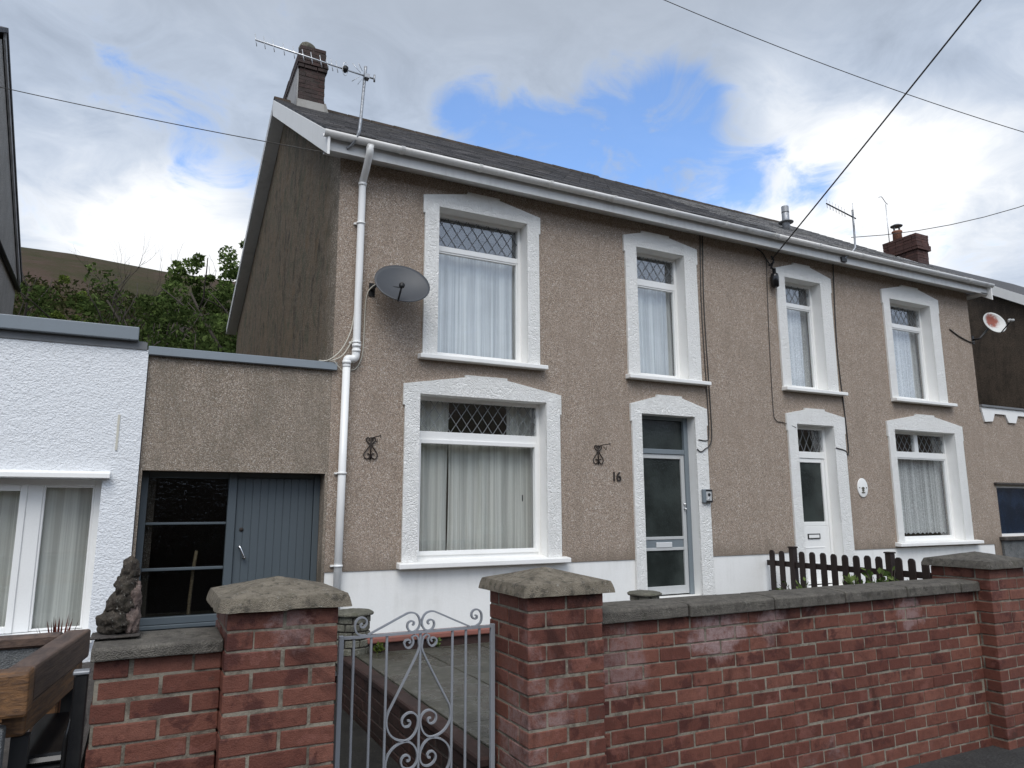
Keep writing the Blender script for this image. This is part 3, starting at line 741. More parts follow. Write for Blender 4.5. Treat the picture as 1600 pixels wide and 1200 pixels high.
FD = .16   # window frame depth behind the wall face
def window(house, op, sur, sill, transom, label=None, lead=True, sash=False, lights=1, rough_sill=.0, leadmat=None):
    x0, x1, z0, z1 = op; a, b, zc, cl, cr, zb, ze, e = sur
    m = MB(); W = .045
    frame_ring(m, x0, x1, z0, z1, W, FD, FD+.07, .06)
    zt0, zt1 = transom
    m.box(x0+W, x1-W, FD+.003, FD+.07, zt0, zt1)
    if lights == 2:
        xm = (x0+x1)/2; m.box(xm-.05, xm+.05, FD+.004, FD+.07, zt1, z1-W)
    tops = [(x0+W, x1-W)] if lights == 1 else [(x0+W, xm-.05), (xm+.05, x1-W)]
    gap = .0
    if sash:   # opening casement in the lower light
        frame_ring(m, x0+W-.012, x1-W+.012, z0+.06-.004, zt0+.004, .05, FD-.018, FD+.05)
        low = (x0+W+.038, x1-W-.038, z0+.106, zt0-.046)
    else:
        frame_ring(m, x0+W, x1-W, z0+.06, zt0, .022, FD+.012, FD+.06); low = (x0+W+.022, x1-W-.022, z0+.082, zt0-.022)
    wd = m.build('window', W_PVC, house, bevel=.004, seg=2)
    if label: wd['label'] = label
    for (u, v) in tops:
        pane(wd, GLASS, u, v, zt1, z1-W, FD+.035)
        if lead: leading(wd, u, v, zt1, z1-W, FD+.034, mat=leadmat)
    pane(wd, GLASS, low[0], low[1], low[2], low[3], FD+.034)
    s = surround_mesh(op, a, b, zc, cl, cr, zb, ze, e, z0-.001)
    s.build('surround', W_ART, wd, tri=True)
    liner(op, FD+.06).build('reveal', W_TRIM, wd)
    m = MB(); sx0, sx1, sz0, sz1 = sill
    prof = [(-.115, sz0), (-.115, sz1-.012), (FD+.03, sz1+.022), (FD+.03, sz0)]
    m.prism([(y, z) for y, z in prof], 'x', sx0, sx1); o = m.build('sill', W_TRIM, wd, bevel=.008, seg=2)
    return wd, low

# ---- house 16 and its right-hand neighbour
H1 = thing('house', 'pebbledashed house numbered 16 with grey glazed front door and dark slate roof', 'house', (5.2, 0, PZ), 'pair of pebbledashed houses')
H2 = thing('house', 'pebbledashed house with white front door, right half of the pair', 'house', (11.4, 0, PZ), 'pair of pebbledashed houses')
PX = 8.63
opA = (3.055, 4.31, 1.858, 3.775); opB = (6.105, 6.985, 1.858, 3.76); opC = (2.848, 4.575, -.592, 1.365); opD = (6.10, 7.055, -1.19, 1.316)
opE = (9.085, 9.92, 1.905, 3.745); opF = (11.70, 12.85, 1.905, 3.725); opG = (9.13, 9.975, -1.19, 1.325); opH = (11.50, 13.19, -.565, 1.35)
T = .02
hole = lambda o: (o[0]-T, o[1]+T, o[2], o[3]+T)
PB = -.668   # foot of the pebbledash
WT = 4.20
grid_wall(1.80, PX, PB, WT, 0, .3, [hole(o) for o in (opA, opB, opC, opD)]).build('wall', PEB, H1)
grid_wall(PX, 14.10, PB+.01, WT, 0, .3, [hole(o) for o in (opE, opF, opG, opH)]).build('wall', PEB, H2)
grid_wall(1.806, PX, PZ, PB, .012, .29, [(opD[0]-T, opD[1]+T, -1.19, 5)]).build('plinth', W_PLINTH, H1)
grid_wall(PX, 14.095, PZ, PB+.01, .012, .29, [(opG[0]-T, opG[1]+T, -1.19, 5)]).build('plinth', W_PLINTH, H2)
# gable walls, rear walls
def gable(x0, x1, mat, house, zt=0):
    m = MB(); poly = [(.3, PZ), (10.9, PZ), (10.9, roof_z(10.9)-.10), (RY, RZ-.12), (.3, roof_z(.3)-.10)]
    m.prism(poly, 'x', x0, x1); return m.build('gable_wall', mat, house)
m = MB(); m.prism([(.001, PZ), (10.9, PZ), (10.9, roof_z(10.9)-.10), (RY, RZ-.12), (.001, roof_z(0)-.10)], 'x', 1.797, 1.7995); 
gs = m.build('gable_wall', PEB_SIDE, H1)
gable(1.80, 2.1, PEB_SIDE, H1).name = 'inner_gable'
gable(PX-.12, PX-.001, PEB, H1).name = 'party_wall'
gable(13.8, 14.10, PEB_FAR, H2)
for (h, a, b) in ((H1, 2.1, PX-.12), (H2, PX, 13.8)):
    m = MB(); m.box(a, b, 10.6, 10.9, PZ, roof_z(10.9)-.10); m.build('rear_wall', PEB, h)
    m = MB(); m.box(a, b, .31, 10.5, 1.48, 1.56); m.build('upper_floor', SLATEY, h)
# roofs
def roof(house, mat, x0, x1, dz, top_ridge):
    m = MB(); th = .07
    m.hexa([(x0, -.34, roof_z(-.34)-th+dz), (x1, -.34, roof_z(-.34)-th+dz), (x1, RY, RZ-th+dz), (x0, RY, RZ-th+dz), (x0, -.34, roof_z(-.34)+dz), (x1, -.34, roof_z(-.34)+dz), (x1, RY, RZ+dz), (x0, RY, RZ+dz)])
    m.hexa([(x0, RY+.001, RZ-th+dz), (x1, RY+.001, RZ-th+dz), (x1, BY+.2, roof_z(BY+.2)-th+dz), (x0, BY+.2, roof_z(BY+.2)-th+dz), (x0, RY+.001, RZ+dz), (x1, RY+.001, RZ+dz), (x1, BY+.2, roof_z(BY+.2)+dz), (x0, BY+.2, roof_z(BY+.2)+dz)])
    # proud slate edges along each course
    k = 0; y = -.34
    r = m.build('roof', mat, house)
    m = MB(); x = x0+.0
    while x < x1-.05:
        e = min(x+.45, x1); q = rnd.uniform(-.004, .004)
        m.hexa([(x, RY-.15, RZ-.085+dz+q), (e-.006, RY-.15, RZ-.085+dz), (e-.006, RY+.15, RZ-.06+dz), (x, RY+.15, RZ-.06+dz+q), (x, RY-.03, RZ+.035+dz+q), (e-.006, RY-.03, RZ+.03+dz), (e-.006, RY+.03, RZ+.03+dz), (x, RY+.03, RZ+.035+dz+q)])
        x += .45
    m.build('ridge_tiles', RIDGE, r, bevel=.012, seg=2); return r
def slate_courses(rf, x0, x1, dz, mat, seed):
    """lapped slate rows: thin wedges stepping up the front slope"""
    r = random.Random(seed); m = MB(); y = -.345; row = 0
    while y < RY-.12:
        x = x0 + (-.14 if row % 2 else 0)
        while x < x1:
            a, b = max(x, x0), min(x+.276, x1); q = r.uniform(0, .005); l = r.uniform(-.008, .008)
            if b-a > .03:
                m.cur = (r.random(), r.random(), 0)
                y0_, y1_ = y+l, y+.24
                zl = lambda yy, h: roof_z(yy)+dz+h
                m.hexa([(a, y0_, zl(y0_, .003)), (b, y0_, zl(y0_, .003)), (b, y1_, zl(y1_, .001)), (a, y1_, zl(y1_, .001)), (a, y0_, zl(y0_, .014+q)), (b, y0_, zl(y0_, .014+q)), (b, y1_, zl(y1_, .004)), (a, y1_, zl(y1_, .004))])
            x += .28
        y += .21; row += 1
    m.build('slates', mat, rf, fix=False)
rf1 = roof(H1, SLATE1, 1.565, PX-.003, 0.0, True); slate_courses(rf1, 1.57, PX-.01, 0, SLATE1, 3)
rf2 = roof(H2, SLATE2, PX+.003, 14.33, -.03, True); slate_courses(rf2, PX+.01, 14.32, -.03, SLATE2, 4)
# eaves: fascia, soffit, gutter
def eaves(house, x0, x1, gx0, gx1, lead_x):
    bx('fascia', W_SOF, house, x0, x1, -.285, -.262, 4.075, 4.235)
    m = MB(); m.prism([(-.262, 4.085), (.03, 4.165), (.03, 4.20), (-.262, 4.12)], 'x', x0, x1); m.build('soffit', W_SOF, house)
    m = MB(); m.smooth = True; n = 8; rings = []
    cy, cz, ro, ri = -.345, 4.262, .062, .056
    prof = [(cy+ro*math.cos(math.pi+math.pi*k/n), cz+ro*1.0*math.sin(math.pi+math.pi*k/n)) for k in range(n+1)] + [(cy+ri*math.cos(-math.pi*k/n), cz+ri*math.sin(-math.pi*k/n)) for k in range(n+1)]
    m.prism(prof, 'x', gx0, gx1)
    m.smooth = False
    for f in (-1,):
        pass
    g = m.build('gutter', W_GUT, house, tri=True)
    x = gx0+.9
    while x < gx1-.05:
        m = MB()
        prof2 = [(cy+(ro+.006)*math.cos(math.pi+math.pi*k/n), cz+(ro+.006)*math.sin(math.pi+math.pi*k/n)) for k in range(n+1)]
        m.prism(prof2+[(cy-.0+ro+.004, cz+.004), (cy-ro-.006, cz+.004)], 'x', x, x+.045); x += 1.02
        m.build('gutter_bracket', W_GUT, g, tri=True)
    return g
eaves(H1, 1.59, PX, 1.52, PX-.001, 0)
eaves(H2, PX, 14.30, PX, 14.36, 0)
# bargeboards on the left gable
def bargeboard(house, X, dz=0, w=.24, t=.03, sgn=1):
    m = MB()
    f = lambda y: roof_z(y)-.07+dz
    m.prism([(-.36, f(-.36)-w), (-.36, f(-.36)+.045), (RY, RZ-.03+dz), (RY, RZ-.07-w-.03+dz)], 'x', X, X+t)
    m.build('bargeboard', W_TRIM, house, bevel=.004)
    m = MB(); m.prism([(RY+.001, RZ-.07-w+.08), (RY+.001, RZ-.03), (BY+.2, f(BY+.2)+.04), (BY+.2, f(BY+.2)-w+.1)], 'x', X, X+t)
    m.build('bargeboard', W_SOF, house)
bargeboard(H1, 1.56)
m = MB(); g = lambda y: roof_z(y)-.075
m.hexa([(1.592, -.26, g(-.26)-.17), (1.796, -.26, g(-.26)-.17), (1.796, RY, RZ-.245), (1.592, RY, RZ-.245), (1.592, -.26, g(-.26)-.15), (1.796, -.26, g(-.26)-.15), (1.796, RY, RZ-.225), (1.592, RY, RZ-.225)])
m.hexa([(1.592, RY, RZ-.245), (1.796, RY, RZ-.245), (1.796, BY+.15, g(BY+.15)-.17), (1.592, BY+.15, g(BY+.15)-.17), (1.592, RY, RZ-.225), (1.796, RY, RZ-.225), (1.796, BY+.15, g(BY+.15)-.15), (1.592, BY+.15, g(BY+.15)-.15)])
m.build('verge_soffit', W_SOF, H1)
bargeboard(H2, 14.30, -.03)
bx('verge_soffit', W_SOF, H2, 14.101, 14.30, -.285, .3, 4.07, 4.10)
# chimney of house 16
def chimney(house, x0, x1, y0, y1, ztop, brickmat, mort, leftmat, corb=.026, course=.075):
    m = MB(); zb = roof_z(min(y0, y1))-.3
    if roof_z(y1) < roof_z(y0): zb = min(zb, roof_z(y1)-.3)
    m.m = 1; m.box(x0+.004, x1-.004, y0+.004, y1-.004, zb, ztop); m.m = 0
    z = ztop; row = 0
    while z > zb+.1:
        e = corb if row in (3, 4, 5) else 0
        if row == 4: e = corb*1.5
        L = x1-x0+2*e; off = .5 if row % 2 else 0
        def rowx(yy0, yy1):
            u = x0-e; first = True
            while u < x1+e-.02:
                l = (.11 if (row % 2 and first) else .225); v = min(u+l-BM, x1+e)
                brick(m, u, v, yy0, yy1, z-course+BM, z); u += l; first = False
        rowx(y0-e, y0+.09)
        for xx in ((x1-.09, x1+e), (x0-e, x0+.09)):
            u = y0+.1; first = True
            while u < y1+e-.02:
                l = (.11 if (row % 2 and first) else .225); v = min(u+l-BM, y1+e); brick(m, xx[0], xx[1], u, v, z-course+BM, z); u += l; first = False
        z -= course; row += 1
    return m.build('chimney', [brickmat, mort], house, bevel=.004, fix=False)
c1 = chimney(H1, 1.875, 2.325, 3.86, 5.95, 8.13, BRICK_DK, MORTAR_DK, None)
# rendered left flank with a sloping top band
m = MB(); m.box(1.850, 1.872, 3.90, 5.93, 6.6, 7.80); m.build('rendered_flank', REND_G, c1)
m = MB(); m.smooth = True; m.lathe([(.15, 0), (.152, .05), (.135, .11), (.10, .155), (.05, .18), (.01, .185)], (2.02, 4.05, 8.125), 16); o = m.build('flaunching', PIERST, c1); rough(o, .012, 9, 2)
m = MB(); zf = roof_z(3.84)
m.hexa([(1.85, 3.80, zf-.02), (2.36, 3.80, zf-.02), (2.36, 3.857, zf-.02), (1.85, 3.857, zf-.02), (1.86, 3.845, zf+.16), (2.34, 3.845, zf+.16), (2.34, 3.857, zf+.16), (1.86, 3.857, zf+.16)])
m.hexa([(2.327, 3.80, zf-.02), (2.40, 3.80, zf-.02), (2.40, 4.5, zf+.42), (2.327, 4.5, zf+.42), (2.327, 3.80, zf+.15), (2.345, 3.80, zf+.15), (2.345, 4.5, zf+.55), (2.327, 4.5, zf+.55)])
m.build('flashing', LEAD_LT, c1, bevel=.01)
# windows
wA, _ = window(H1, opA, (2.845, 4.51, 3.895, 3.445, 3.90, 4.045, 3.66, .022), (2.815, 4.565, 1.79, 1.856), (3.265, 3.335), 'wide upper window beside the grey satellite dish', leadmat=LEAD_DK)
wB, _ = window(H1, opB, (5.885, 7.245, 3.90, 6.215, 6.715, 4.02, 3.66, .022), (5.868, 7.33, 1.79, 1.856), (3.255, 3.355), 'narrow upper window above the grey door')
wC, _ = window(H1, opC, (2.640, 4.80, 1.475, 3.43, 4.007, 1.637, 1.22, .022), (2.61, 4.865, -.662, -.592), (.838, .94), 'large ground floor window', sash=True)
wE, _ = window(H2, opE, (8.875, 10.19, 3.865, 9.31, 9.70, 4.02, 3.62, .02), (8.885, 10.29, 1.84, 1.906), (3.315, 3.385), 'narrow upper window above the white door')
wF, _ = window(H2, opF, (11.50, 13.12, 3.875, 12.07, 12.55, 4.03, 3.62, .02), (11.525, 13.24, 1.84, 1.906), (3.265, 3.345), 'wide upper window of the right house')
wH, _ = window(H2, opH, (11.32, 13.44, 1.485, 12.115, 12.64, 1.65, 1.22, .02), (11.28, 13.58, -.632, -.566), (.883, .99), 'ground floor window with two small top lights', lights=2)
# window stay handle of the big casement
m = MB(); m.tube([(4.30, FD-.03, .18), (4.30, FD-.03, .10)], .008); m.build('handle', BLACK, wC)
# grey glazed door of house 16
RD = .15
m = MB(); x0, x1, z0, z1 = opD
m.box(x0, x0+.055, RD, RD+.09, z0, z1); m.box(x1-.075, x1, RD-.01, RD+.09, z0, z1); m.box(x0+.055, x1-.075, RD, RD+.09, z1-.05, z1); m.box(x0+.055, x1-.075, RD-.006, RD+.09, .775, .845)
df = m.build('door_frame', GREY_FR, H1, bevel=.006, seg=2)
pane(df, FROST, x0+.055, x1-.075, .845, z1-.05, RD+.04)
surround_mesh(opD, 5.915, 7.29, 1.445, 6.375, 6.83, 1.60, 1.20, .02, z0).build('surround', W_ART, df, tri=True)
liner(opD, RD+.06).build('reveal', W_TRIM, df)
m = MB(); a, b = x0+.058, x1-.078
frame_ring(m, a, b, z0+.02, .772, .062, RD+.01, RD+.055, .11)
m.box(a+.062, b-.062, RD+.012, RD+.055, -.425, -.385); m.box(a+.062, b-.062, RD+.012, RD+.055, -.575, -.535)
dr = m.build('door', SILVER, H1, bevel=.004, seg=2)
pane(dr, FROST, a+.062, b-.062, -.385, .71, RD+.035); pane(dr, FROST, a+.062, b-.062, z0+.13, -.575, RD+.035)
bx('letter_panel', GREY_FR, dr, a+.063, b-.063, RD+.022, RD+.05, -.534, -.426)
m = MB(); m.box(6.42, 6.70, RD+.004, RD+.021, -.535, -.462); m.build('letterbox', PALE, dr, bevel=.006)
m = MB(); m.tube([(b-.031, RD+.012, .065), (b-.031, RD-.02, .065)], .017, 12); m.tube([(b-.031, RD+.012, .0), (b-.031, RD-.035, .0)], .013, 10); m.build('lock', CHROME, dr)
bx('doorstep', COPE, H1, x0-.25, x1+.25, -.45, .011, -1.30, -1.19, bevel=.012)
# white door of the right house
x0, x1, z0, z1 = opG
m = MB(); m.box(x0, x0+.06, RD, RD+.08, z0, z1); m.box(x1-.06, x1, RD, RD+.08, z0, z1); m.box(x0+.06, x1-.06, RD, RD+.08, z1-.055, z1); m.box(x0+.06, x1-.06, RD-.005, RD+.08, .80, .905)
df = m.build('door_frame', W_PVC, H2, bevel=.006)
pane(df, GLASS, x0+.06, x1-.06, .905, z1-.055, RD+.04); leading(df, x0+.06, x1-.06, .905, z1-.055, RD+.038, .15, .30, mat=LEAD_IN)
surround_mesh(opG, 8.915, 10.25, 1.48, 9.335, 9.79, 1.588, 1.21, .02, z0).build('surround', W_ART, df, tri=True)
liner(opG, RD+.06).build('reveal', W_TRIM, df)
m = MB(); a, b = x0+.063, x1-.063
m.box(a, b, RD+.012, RD+.055, z0+.02, -.275); frame_ring(m, a, b, -.2745, .797, .065, RD+.010, RD+.055)
for (p, q, zz0, zz1) in ((a+.12, b-.12, -.86, -.60), (a+.12, b-.12, -1.14, -.90)): frame_ring(m, p, q, zz0, zz1, .02, RD+.004, RD+.02)
dr = m.build('door', W_PVC, H2, bevel=.005)
pane(dr, FROST, a+.065, b-.065, -.21, .73, RD+.035)
m = MB(); frame_ring(m, 9.41, 9.68, -.475, -.395, .014, RD-.004, RD+.02); m.build('letterbox', BLACK, dr); 
bx('letterbox_flap', W_PVC, dr, 9.425, 9.665, RD+.0, RD+.015, -.46, -.41)
# downpipe of house 16
m = MB(); r_ = .044
top = smooth_curve([(2.055, -.345, 4.20), (2.055, -.335, 4.12), (2.055, -.20, 3.98), (2.055, -.075, 3.88), (2.055, -.06, 3.80)], 5)
m.tube(top + [(2.05, -.06, 1.84), (2.045, -.06, 1.74)], r_, 14)
m.tube(smooth_curve([(2.045, -.06, 1.80), (2.045, -.06, 1.735), (2.02, -.06, 1.705), (1.985, -.06, 1.70), (1.955, -.06, 1.695), (1.945, -.06, 1.66), (1.945, -.06, 1.60)], 4) , r_*1.06, 14)
m.tube([(1.945, -.06, 1.64), (1.93, -.06, -1.3)], r_, 14)
for (x, z) in ((2.05, 1.86), (2.05, 1.80), (1.945, 1.655), (2.055, 3.84)): m.tube([(x, -.06, z-.018), (x, -.06, z+.018)], r_*1.17, 14)
dp = m.build('downpipe', W_PVC, H1)
for (x, z) in ((2.052, 3.35), (2.05, 1.90), (1.938, .40), (1.934, -.60)):
    m = MB(); m.tube([(x, -.06, z-.012), (x, -.06, z+.012)], r_*1.2, 14); m.box(x-.075, x+.05, -.03, .003, z-.010, z+.010); m.build('pipe_clip', W_PVC, dp)
m = MB(); m.box(2.015, 2.095, -.385, -.305, 4.16, 4.235); m.build('gutter_outlet', W_GUT, dp, bevel=.01)

# ---- curtains
curtain('net curtain hanging in the wide upper window beside the grey dish', 3.04, 4.33, 1.88, 3.33, .335, CURT, 1, .8)
curtain('net curtain hanging in the narrow upper window above the grey door', 6.09, 7.0, 1.88, 3.33, .335, CURT, 2, .9)
curtain('cream curtain, leftmost panel in the large ground floor window', 2.83, 3.36, -.58, 1.36, .345, CURT_W, 3, .55, .04)
curtain('cream curtain, narrow middle panel in the large ground floor window', 3.38, 3.84, -.58, .90, .375, CURT_W, 4, .6, .035)
curtain('cream curtain, right panel in the large ground floor window', 3.78, 4.60, -.58, .90, .345, CURT_W, 6, .5, .04)
curtain('gathered cream curtain at the right edge of the large ground floor window', 4.20, 4.60, .86, 1.36, .385, CURT_W, 16, .7, .04)
curtain('lace curtain in the narrow upper window above the white door', 9.07, 9.94, 1.92, 3.36, .325, LACE, 7, .35, .014, .02)
curtain('lace curtain in the wide upper window of the right house', 11.68, 12.87, 1.92, 3.34, .325, LACE, 8, .35, .014, .02)
curtain('lace curtain with scalloped hem in the window with two top lights', 11.48, 13.21, -.46, 1.0, .325, LACE, 9, .35, .014, .03)

# ---- flat-roofed extension between the two houses
AX = thing('side_extension', 'pebbledashed flat roofed side extension with blue-grey door and glazed screen', 'building', (.87, 0, PZ))
opAn = (-.035, 1.768, PZ, .395)
grid_wall(-.062, 1.796, PZ, 1.575, 0, .32, [opAn]).build('wall', PEB_ANX, AX)
bx('roof', LEADGREY, AX, -.062, 1.795, .10, 6.5, 1.58, 1.63)
m = MB(); m.hexa([(-.075, -.055, 1.557), (1.845, -.055, 1.557), (1.845, .06, 1.557), (-.075, .06, 1.557), (-.075, -.05, 1.648), (1.845, -.05, 1.648), (1.845, .06, 1.648), (-.075, .06, 1.648)]); m.build('roof_fascia', GREY_CAP, AX, bevel=.006)
bx('side_wall', PEB_ANX, AX, -.06, .1, .33, 6.4, PZ, 1.57); bx('rear_wall', PEB_ANX, AX, .1, 1.79, 6.2, 6.4, PZ, 1.57)
RA = .22
m = MB()
m.box(-.034, .03, RA, RA+.10, -1.13, .394); m.box(.80, .885, RA-.01, RA+.10, -1.13, .394)
m.box(.03, .80, RA+.002, RA+.10, .33, .394); m.box(.03, .80, RA, RA+.10, -1.13, -1.06); m.box(-.034, .885, RA-.035, RA+.06, -1.17, -1.132)
m.box(.03, .80, RA+.02, RA+.08, -.148, -.122); m.box(.03, .80, RA+.02, RA+.08, -.608, -.578)
wf = m.build('window', GREY_DOOR, AX, bevel=.005)
for a, b in ((-.122, .33), (-.578, -.148), (-1.06, -.608)): pane(wf, GLASS_DK, .03, .80, a, b, RA+.05)
bx('stall_riser', GREY_DOOR, AX, -.034, .885, RA, RA+.1, PZ, -1.172)
m = MB(); m.box(1.70, 1.767, RA-.005, RA+.10, PZ, .394); m.box(.886, 1.70, RA, RA+.1, .345, .394); m.build('door_frame', GREY_DOOR, AX, bevel=.004)
m = MB(); n = 10; wd = (1.698-.888)/n
for i in range(n): m.box(.888+i*wd+.0022, .888+(i+1)*wd-.0022, RA+.02, RA+.06, PZ+.06, .343)
m.box(.889, 1.697, RA+.0255, RA+.058, PZ+.065, .34)
dd = m.build('door', GREY_DOOR, AX, bevel=.003)
m = MB()
m.tube([(.945, RA+.02, -.385), (.945, RA-.03, -.385)], .014, 10); m.tube(smooth_curve([(.945, RA-.03, -.385), (.965, RA-.035, -.43), (.99, RA-.033, -.49)], 4), .012, 10); m.tube([(.992, RA+.02, -.495), (.992, RA-.035, -.495)], .016, 10)
m.build('handle', CHROME, dd)
m = MB(); m.tube([(.955, RA+.02, -.205), (.955, RA+.012, -.205)], .022, 14); m.build('lock', IRON, dd)
# a stick-handled tool standing behind the patterned glass
m = MB(); m.tube([(.535, .335, -.42), (.515, .335, -.62), (.50, .34, -.95), (.50, .35, -1.45), (.50, .36, PZ)], .017, 8)
o = m.build('broom', PALEWOOD, base=(.5, .36, PZ)); tag(o, 'wooden broom handle standing behind the dark glazed screen', 'broom')

# ---- white neighbour at the left
WX = thing('white_extension', 'white roughcast flat roofed extension with white framed window', 'building', (-1.3, 0, PZ))
opW = (-2.1, -.372, -1.155, .30)
m = grid_wall(-2.5, -.068, PZ, 1.60, -.05, .3, [opW]); m.build('wall', W_STIP, WX)
bx('lead_strip', LEADGREY, WX, -2.5, -.085, -.062, .3, 1.60, 1.675)
bx('roof_fascia', GREY_CAP, WX, -2.5, -.168, -.13, .02, 1.677, 1.812, bevel=.008)
bx('roof', LEADGREY, WX, -2.5, -.10, .021, 6.4, 1.677, 1.70); bx('side_wall', W_STIP, WX, -.30, -.07, .31, 6.4, PZ, 1.58)
bx('old_bracket', CABLE_W, WX, -.288, -.268, -.058, -.0495, .58, .93)
m = MB(); m.prism([(-.05, .302), (-.05, .375), (-.13, .352), (-.135, .302)], 'x', -2.4, -.305); m.build('lintel', W_TRIM, WX, bevel=.006)
m = MB(); fy = .12
frame_ring(m, opW[0], opW[1], opW[2], opW[3], .06, fy, fy+.07, .05); m.box(-.985, -.86, fy-.004, fy+.07, -1.10, .24)
frame_ring(m, -.86, -.432, -1.10, .24, .02, fy+.01, fy+.06); frame_ring(m, -2.04, -.985, -1.10, .24, .055, fy-.02, fy+.06)
ww = m.build('window', W_PVC, WX, bevel=.004)
pane(ww, GLASS, -.84, -.452, -1.08, .22, fy+.03); pane(ww, GLASS, -1.985, -1.04, -1.045, .185, fy+.03)
bx('sill', W_TRIM, ww, -2.2, -.33, -.12, fy, -1.205, -1.157, bevel=.006)
curtain('plain net curtain in the window of the white extension', -2.05, -.40, -1.12, .27, .26, CURT_W, 12, .30, .045)

# ---- taller house behind the white extension
LX = -2.5
LH = thing('tall_neighbour_house', 'grey rendered gable of the house at the far left edge', 'house', (LX-2, 5, PZ))
ly, lz = 4.68, 7.55; lry, lrz = 8.25, 4.78
fz = lz-(ly-0)*.63
m = MB(); m.prism([(.35, PZ), (8.35, PZ), (8.35, lrz-.25), (ly, lz-.22), (.35, fz-.1)], 'x', LX-4, LX-.045); m.build('wall', PEB_LEFT, LH)
m = MB()
for (ya, za, yb, zb_) in ((-.2, fz-.12, ly, lz), (ly+.001, lz, 8.55, lz-(lz-lrz)*(8.55-ly)/(lry-ly))):
    m.hexa([(LX-4.2, ya, za-.08), (LX+.02, ya, za-.08), (LX+.02, yb, zb_-.08), (LX-4.2, yb, zb_-.08), (LX-4.2, ya, za), (LX+.02, ya, za), (LX+.02, yb, zb_), (LX-4.2, yb, zb_)])
m.build('roof', SLATE1, LH)
m = MB(); q = (lz-lrz)/(lry-ly)
m.prism([(ly, lz-.22), (ly, lz-.09), (8.5, lz-.09-q*(8.5-ly)), (8.5, lz-.20-q*(8.5-ly))], 'x', LX-.03, LX); m.build('bargeboard', REND_G, LH)

m = MB(); m.tube([(LX-.0, 5.4, 4.47), (LX-.0, 8.4, 4.26)], .045, 8); m.build('waste_pipe', BLACK, LH)

# ---- right annex with castellated band
RX = thing('castellated_extension', 'pebbledashed extension with white castellated band at the far right', 'building', (16, 0, PZ))
grid_wall(14.101, 18.9, PZ, 1.80, .004, .3, [(14.35, 15.75, -.53, .43)]).build('wall', PEB, RX)
m = MB(); pts = [(14.105, 1.925), (18.9, 1.925)]
x = 18.9; low = True
teeth = []; xx = 14.20
prof = [(14.105, 1.90), (14.19, 1.62)]
while xx < 18.6:
    prof += [(xx+.24, 1.64), (xx+.33, 1.79), (xx+.68, 1.79), (xx+.77, 1.64)]; xx += .77
prof = prof[:-1] + [(18.9, 1.79), (18.9, 1.90)]
m.prism(prof, 'y', -.03, .003); m.build('white_band', W_TRIM, RX, tri=True)
bx('coping', LEADGREY, RX, 14.10, 18.9, -.06, .32, 1.901, 1.945, bevel=.006)
m = MB(); frame_ring(m, 14.35, 15.75, -.53, .43, .05, .06, .12); rw = m.build('window', W_PVC, RX)
pane(rw, BLUEGL, 14.40, 15.70, -.48, .38, .09)
bx('sill', SLATEY, rw, 14.26, 15.9, -.10, .05, -.60, -.532, bevel=.012)
bx('hood', SLATEY, rw, 14.28, 15.9, -.05, .003, .432, .475, bevel=.008)
bx('plinth', BLOCK, RX, 14.30, 18.9, -.05, .003, PZ, -.601, bevel=.006)

# ---- further house beyond
FX = 17.65
FH = thing('further_house', 'dark gabled house with white bargeboard and brick chimney beyond the pair', 'house', (19.5, 4.6, PZ))
fs = .645; FRY = 3.58; frz = 4.74+fs*(FRY-.69)
gz = lambda y: frz-fs*abs(FRY-y)
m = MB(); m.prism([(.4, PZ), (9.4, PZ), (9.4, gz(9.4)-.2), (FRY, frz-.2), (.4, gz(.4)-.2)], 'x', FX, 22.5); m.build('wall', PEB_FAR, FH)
m = MB()
m.hexa([(FX-.17, -.1, gz(-.1)-.06), (22.8, -.1, gz(-.1)-.06), (22.8, FRY, frz-.06), (FX-.17, FRY, frz-.06), (FX-.17, -.1, gz(-.1)+.025), (22.8, -.1, gz(-.1)+.025), (22.8, FRY, frz+.025), (FX-.17, FRY, frz+.025)])
m.hexa([(FX-.17, FRY+.001, frz-.06), (22.8, FRY+.001, frz-.06), (22.8, 9.6, gz(9.6)-.06), (FX-.17, 9.6, gz(9.6)-.06), (FX-.17, FRY+.001, frz+.025), (22.8, FRY+.001, frz+.025), (22.8, 9.6, gz(9.6)+.025), (FX-.17, 9.6, gz(9.6)+.025)]); m.build('roof', SLATE1, FH)
m = MB(); m.prism([(-.12, gz(-.12)-.21), (-.12, gz(-.12)+.03), (FRY, frz+.03), (FRY, frz-.21)], 'x', FX-.18, FX-.15); m.build('bargeboard', W_TRIM, FH)
ch = None
m = MB(); cx0, cx1, cy0, cy1, ct = 17.78, 18.26, 3.22, 4.15, 7.22
m.m = 1; m.box(cx0+.008, cx1-.008, cy0+.008, cy1-.008, 5.6, ct); m.m = 0; z = ct; row = 0
while z > 5.7:
    e = .05 if row in (4, 5) else (.02 if row < 4 else 0)
    u = cx0-e
    while u < cx1+e-.03:
        v = min(u+.235-BM, cx1+e); brick(m, u, v, cy0-e, cy0+.1, z-.066, z); u += .235
    for (p, q_) in ((cx0-e, cx0+.1), (cx1-.1, cx1+e)):
        u = cy0+.11-(.11 if row % 2 else 0)*0
        while u < cy1+e-.03:
            v = min(u+.235-BM, cy1+e); brick(m, p, q_, u, v, z-.066, z); u += .235
    z -= .075; row += 1
ch = m.build('chimney', [BRICK_OR, MORTAR_DK], FH, fix=False)
m = MB(); m.smooth = True; pcx, pcy = 17.98, 3.86
m.lathe([(.12, 0), (.115, .26), (.135, .28), (.135, .31), (.10, .31)], (pcx, pcy, ct-.01), 14); m.build('chimney_pot', CLAY, ch)
m = MB()
